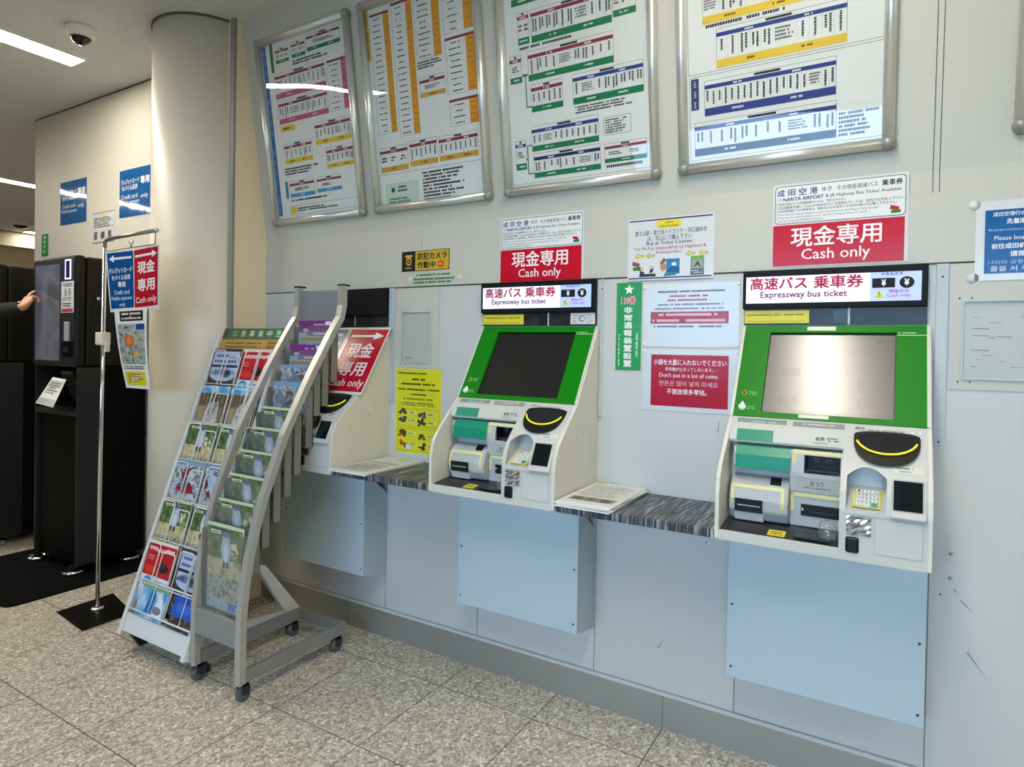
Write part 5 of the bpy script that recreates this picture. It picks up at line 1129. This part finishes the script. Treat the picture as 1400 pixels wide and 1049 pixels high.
px_, py_0 = -5.32, -.98
def B(dx, dy, z): return (px_+dx, py_0+dy, z)
S_R, E_R, W_R = (-5.13, -.96, 1.45), (-5.055, -.725, 1.655), (-4.866, -.572, 1.718)
nodes = {'pelvis': (B(0, 0, .94), .12), 'waist': (B(0, .01, 1.10), .12), 'chest': (B(0, .01, 1.30), (.15, .12)), 'neck0': (B(0, 0, 1.46), .07), 'neck': (B(0, .01, 1.53), .055), 'jaw': (B(0, .035, 1.575), .065), 'head': (B(0, .03, 1.65), .088), 'crown': (B(0, .02, 1.72), .07),
 'shR': (S_R, .06), 'elR': (E_R, .045), 'wrR': (W_R, (.030, .022)), 'shL': (B(-.18, 0, 1.41), .06), 'elL': (B(-.22, -.03, 1.13), .045), 'wrL': (B(-.22, .04, .89), .028), 'paL': (B(-.22, .06, .82), (.035, .02)),
 'hipR': (B(.09, 0, .88), .09), 'knR': (B(.10, .02, .49), .06), 'anR': (B(.10, 0, .09), .042), 'toR': (B(.11, .15, .04), .035), 'hipL': (B(-.09, 0, .88), .09), 'knL': (B(-.10, .02, .49), .06), 'anL': (B(-.10, 0, .09), .042), 'toL': (B(-.11, .15, .04), .035)}
edges = [('pelvis', 'waist'), ('waist', 'chest'), ('chest', 'neck0'), ('neck0', 'neck'), ('neck', 'jaw'), ('jaw', 'head'), ('head', 'crown'), ('chest', 'shR'), ('shR', 'elR'), ('elR', 'wrR'), ('chest', 'shL'), ('shL', 'elL'), ('elL', 'wrL'), ('wrL', 'paL'), ('pelvis', 'hipR'), ('hipR', 'knR'), ('knR', 'anR'), ('anR', 'toR'), ('pelvis', 'hipL'), ('hipL', 'knL'), ('knL', 'anL'), ('anL', 'toL')]
# right hand: D along the hand, S across the palm towards the thumb side, Nn back of the hand
D = Vector((-.051, .084, .124)).normalized(); S = Vector((-1, -.15, .0)); S = (S-D*S.dot(D)).normalized(); Nn = D.cross(S)
if Nn.y > 0: Nn = -Nn
Wv = Vector(W_R); P0 = Wv+D*.042
nodes['palm'] = (tuple(P0), (.034, .020)); nodes['knuck'] = (tuple(Wv+D*.078), (.036, .017)); edges += [('wrR', 'palm'), ('palm', 'knuck')]
FING = {'index': (.026, [.042, .026, .022], [5, 12, 10]), 'middle': (.009, [.044, .028, .022], [48, 70, 45]), 'ring': (-.009, [.040, .026, .021], [55, 75, 45]), 'little': (-.026, [.032, .020, .018], [58, 75, 45])}
for nm, (off, ls, an) in FING.items():
    p_ = Wv+D*.084+S*off; a = 0; prev = 'knuck'; nodes[nm+'0'] = (tuple(p_), .0105); edges.append((prev, nm+'0')); prev = nm+'0'
    for q, (l, d) in enumerate(zip(ls, an)):
        a += math.radians(d); p_ = p_+(D*math.cos(a)-Nn*math.sin(a))*l; k = nm+str(q+1); nodes[k] = (tuple(p_), (.0095, .009, .0078)[q]); edges.append((prev, k)); prev = k
p_ = P0+S*.028; nodes['th0'] = (tuple(p_), .013); edges.append(('palm', 'th0')); prev = 'th0'
for q, v in enumerate((D*.6+S*.6-Nn*.4, D*.85+S*.1-Nn*.5)):
    p_ = p_+v.normalized()*.032; k = 'th%d' % (q+1); nodes[k] = (tuple(p_), (.011, .0088)[q]); edges.append((prev, k)); prev = k
person = skin_mesh('person', nodes, edges, M_SKIN, 'pelvis')
tag(person, 'person in a black coat, only the sleeve and pointing hand in view at the kiosk', 'person')
def up_r(ks, f): return {k: (nodes[k][0], tuple(x*f for x in nodes[k][1]) if isinstance(nodes[k][1], tuple) else nodes[k][1]*f) for k in ks}
cn = up_r(['pelvis', 'waist', 'chest', 'shR', 'elR', 'shL', 'elL', 'wrL', 'hipR', 'hipL'], 1.30); cn['neck0'] = (nodes['neck0'][0], .085)
cn['cuffR'] = (tuple(Vector(E_R).lerp(Wv, .5)), .056); cn['cuff2R'] = (tuple(Vector(E_R).lerp(Wv, .96)), .046)
cn['hemR'] = (B(.10, .01, .62), .12); cn['hemL'] = (B(-.10, .01, .62), .12); cn['wrL'] = (nodes['wrL'][0], .045)
skin_mesh('coat', cn, [('pelvis', 'waist'), ('waist', 'chest'), ('chest', 'neck0'), ('chest', 'shR'), ('shR', 'elR'), ('elR', 'cuffR'), ('cuffR', 'cuff2R'), ('chest', 'shL'), ('shL', 'elL'), ('elL', 'wrL'), ('pelvis', 'hipR'), ('hipR', 'hemR'), ('pelvis', 'hipL'), ('hipL', 'hemL')], M_COAT, 'pelvis', parent=person)
tn = up_r(['hipR', 'knR', 'anR'], 1.18); skin_mesh('trouser_leg', tn, [('hipR', 'knR'), ('knR', 'anR')], M_COAT, 'hipR', parent=person)
tn = up_r(['hipL', 'knL', 'anL'], 1.18); skin_mesh('trouser_leg', tn, [('hipL', 'knL'), ('knL', 'anL')], M_COAT, 'hipL', parent=person)
for s_ in (1, -1):
    b = MB(); b.ball((px_+s_*.105, py_0+.07, .045), (.048, .135, .046), M_BLACK, 16); b.build('shoe', person)
b = MB(); b.ball((px_, py_0+.0, 1.685), (.098, .105, .10), M_HAIR, 18); b.build('hair', person)
b = MB()
for s_ in (1, -1): b.ball((px_+s_*.034, py_0+.108, 1.655), (.011, .007, .006), M_BLACK, 10); b.ball((px_+s_*.096, py_0+.03, 1.635), (.012, .02, .03), M_SKIN, 10)
b.ball((px_, py_0+.128, 1.625), (.014, .018, .022), M_SKIN, 10); b.ball((px_, py_0+.108, 1.588), (.024, .010, .007), mat('lips', '9c5a50', .5), 10); b.build('face', person)
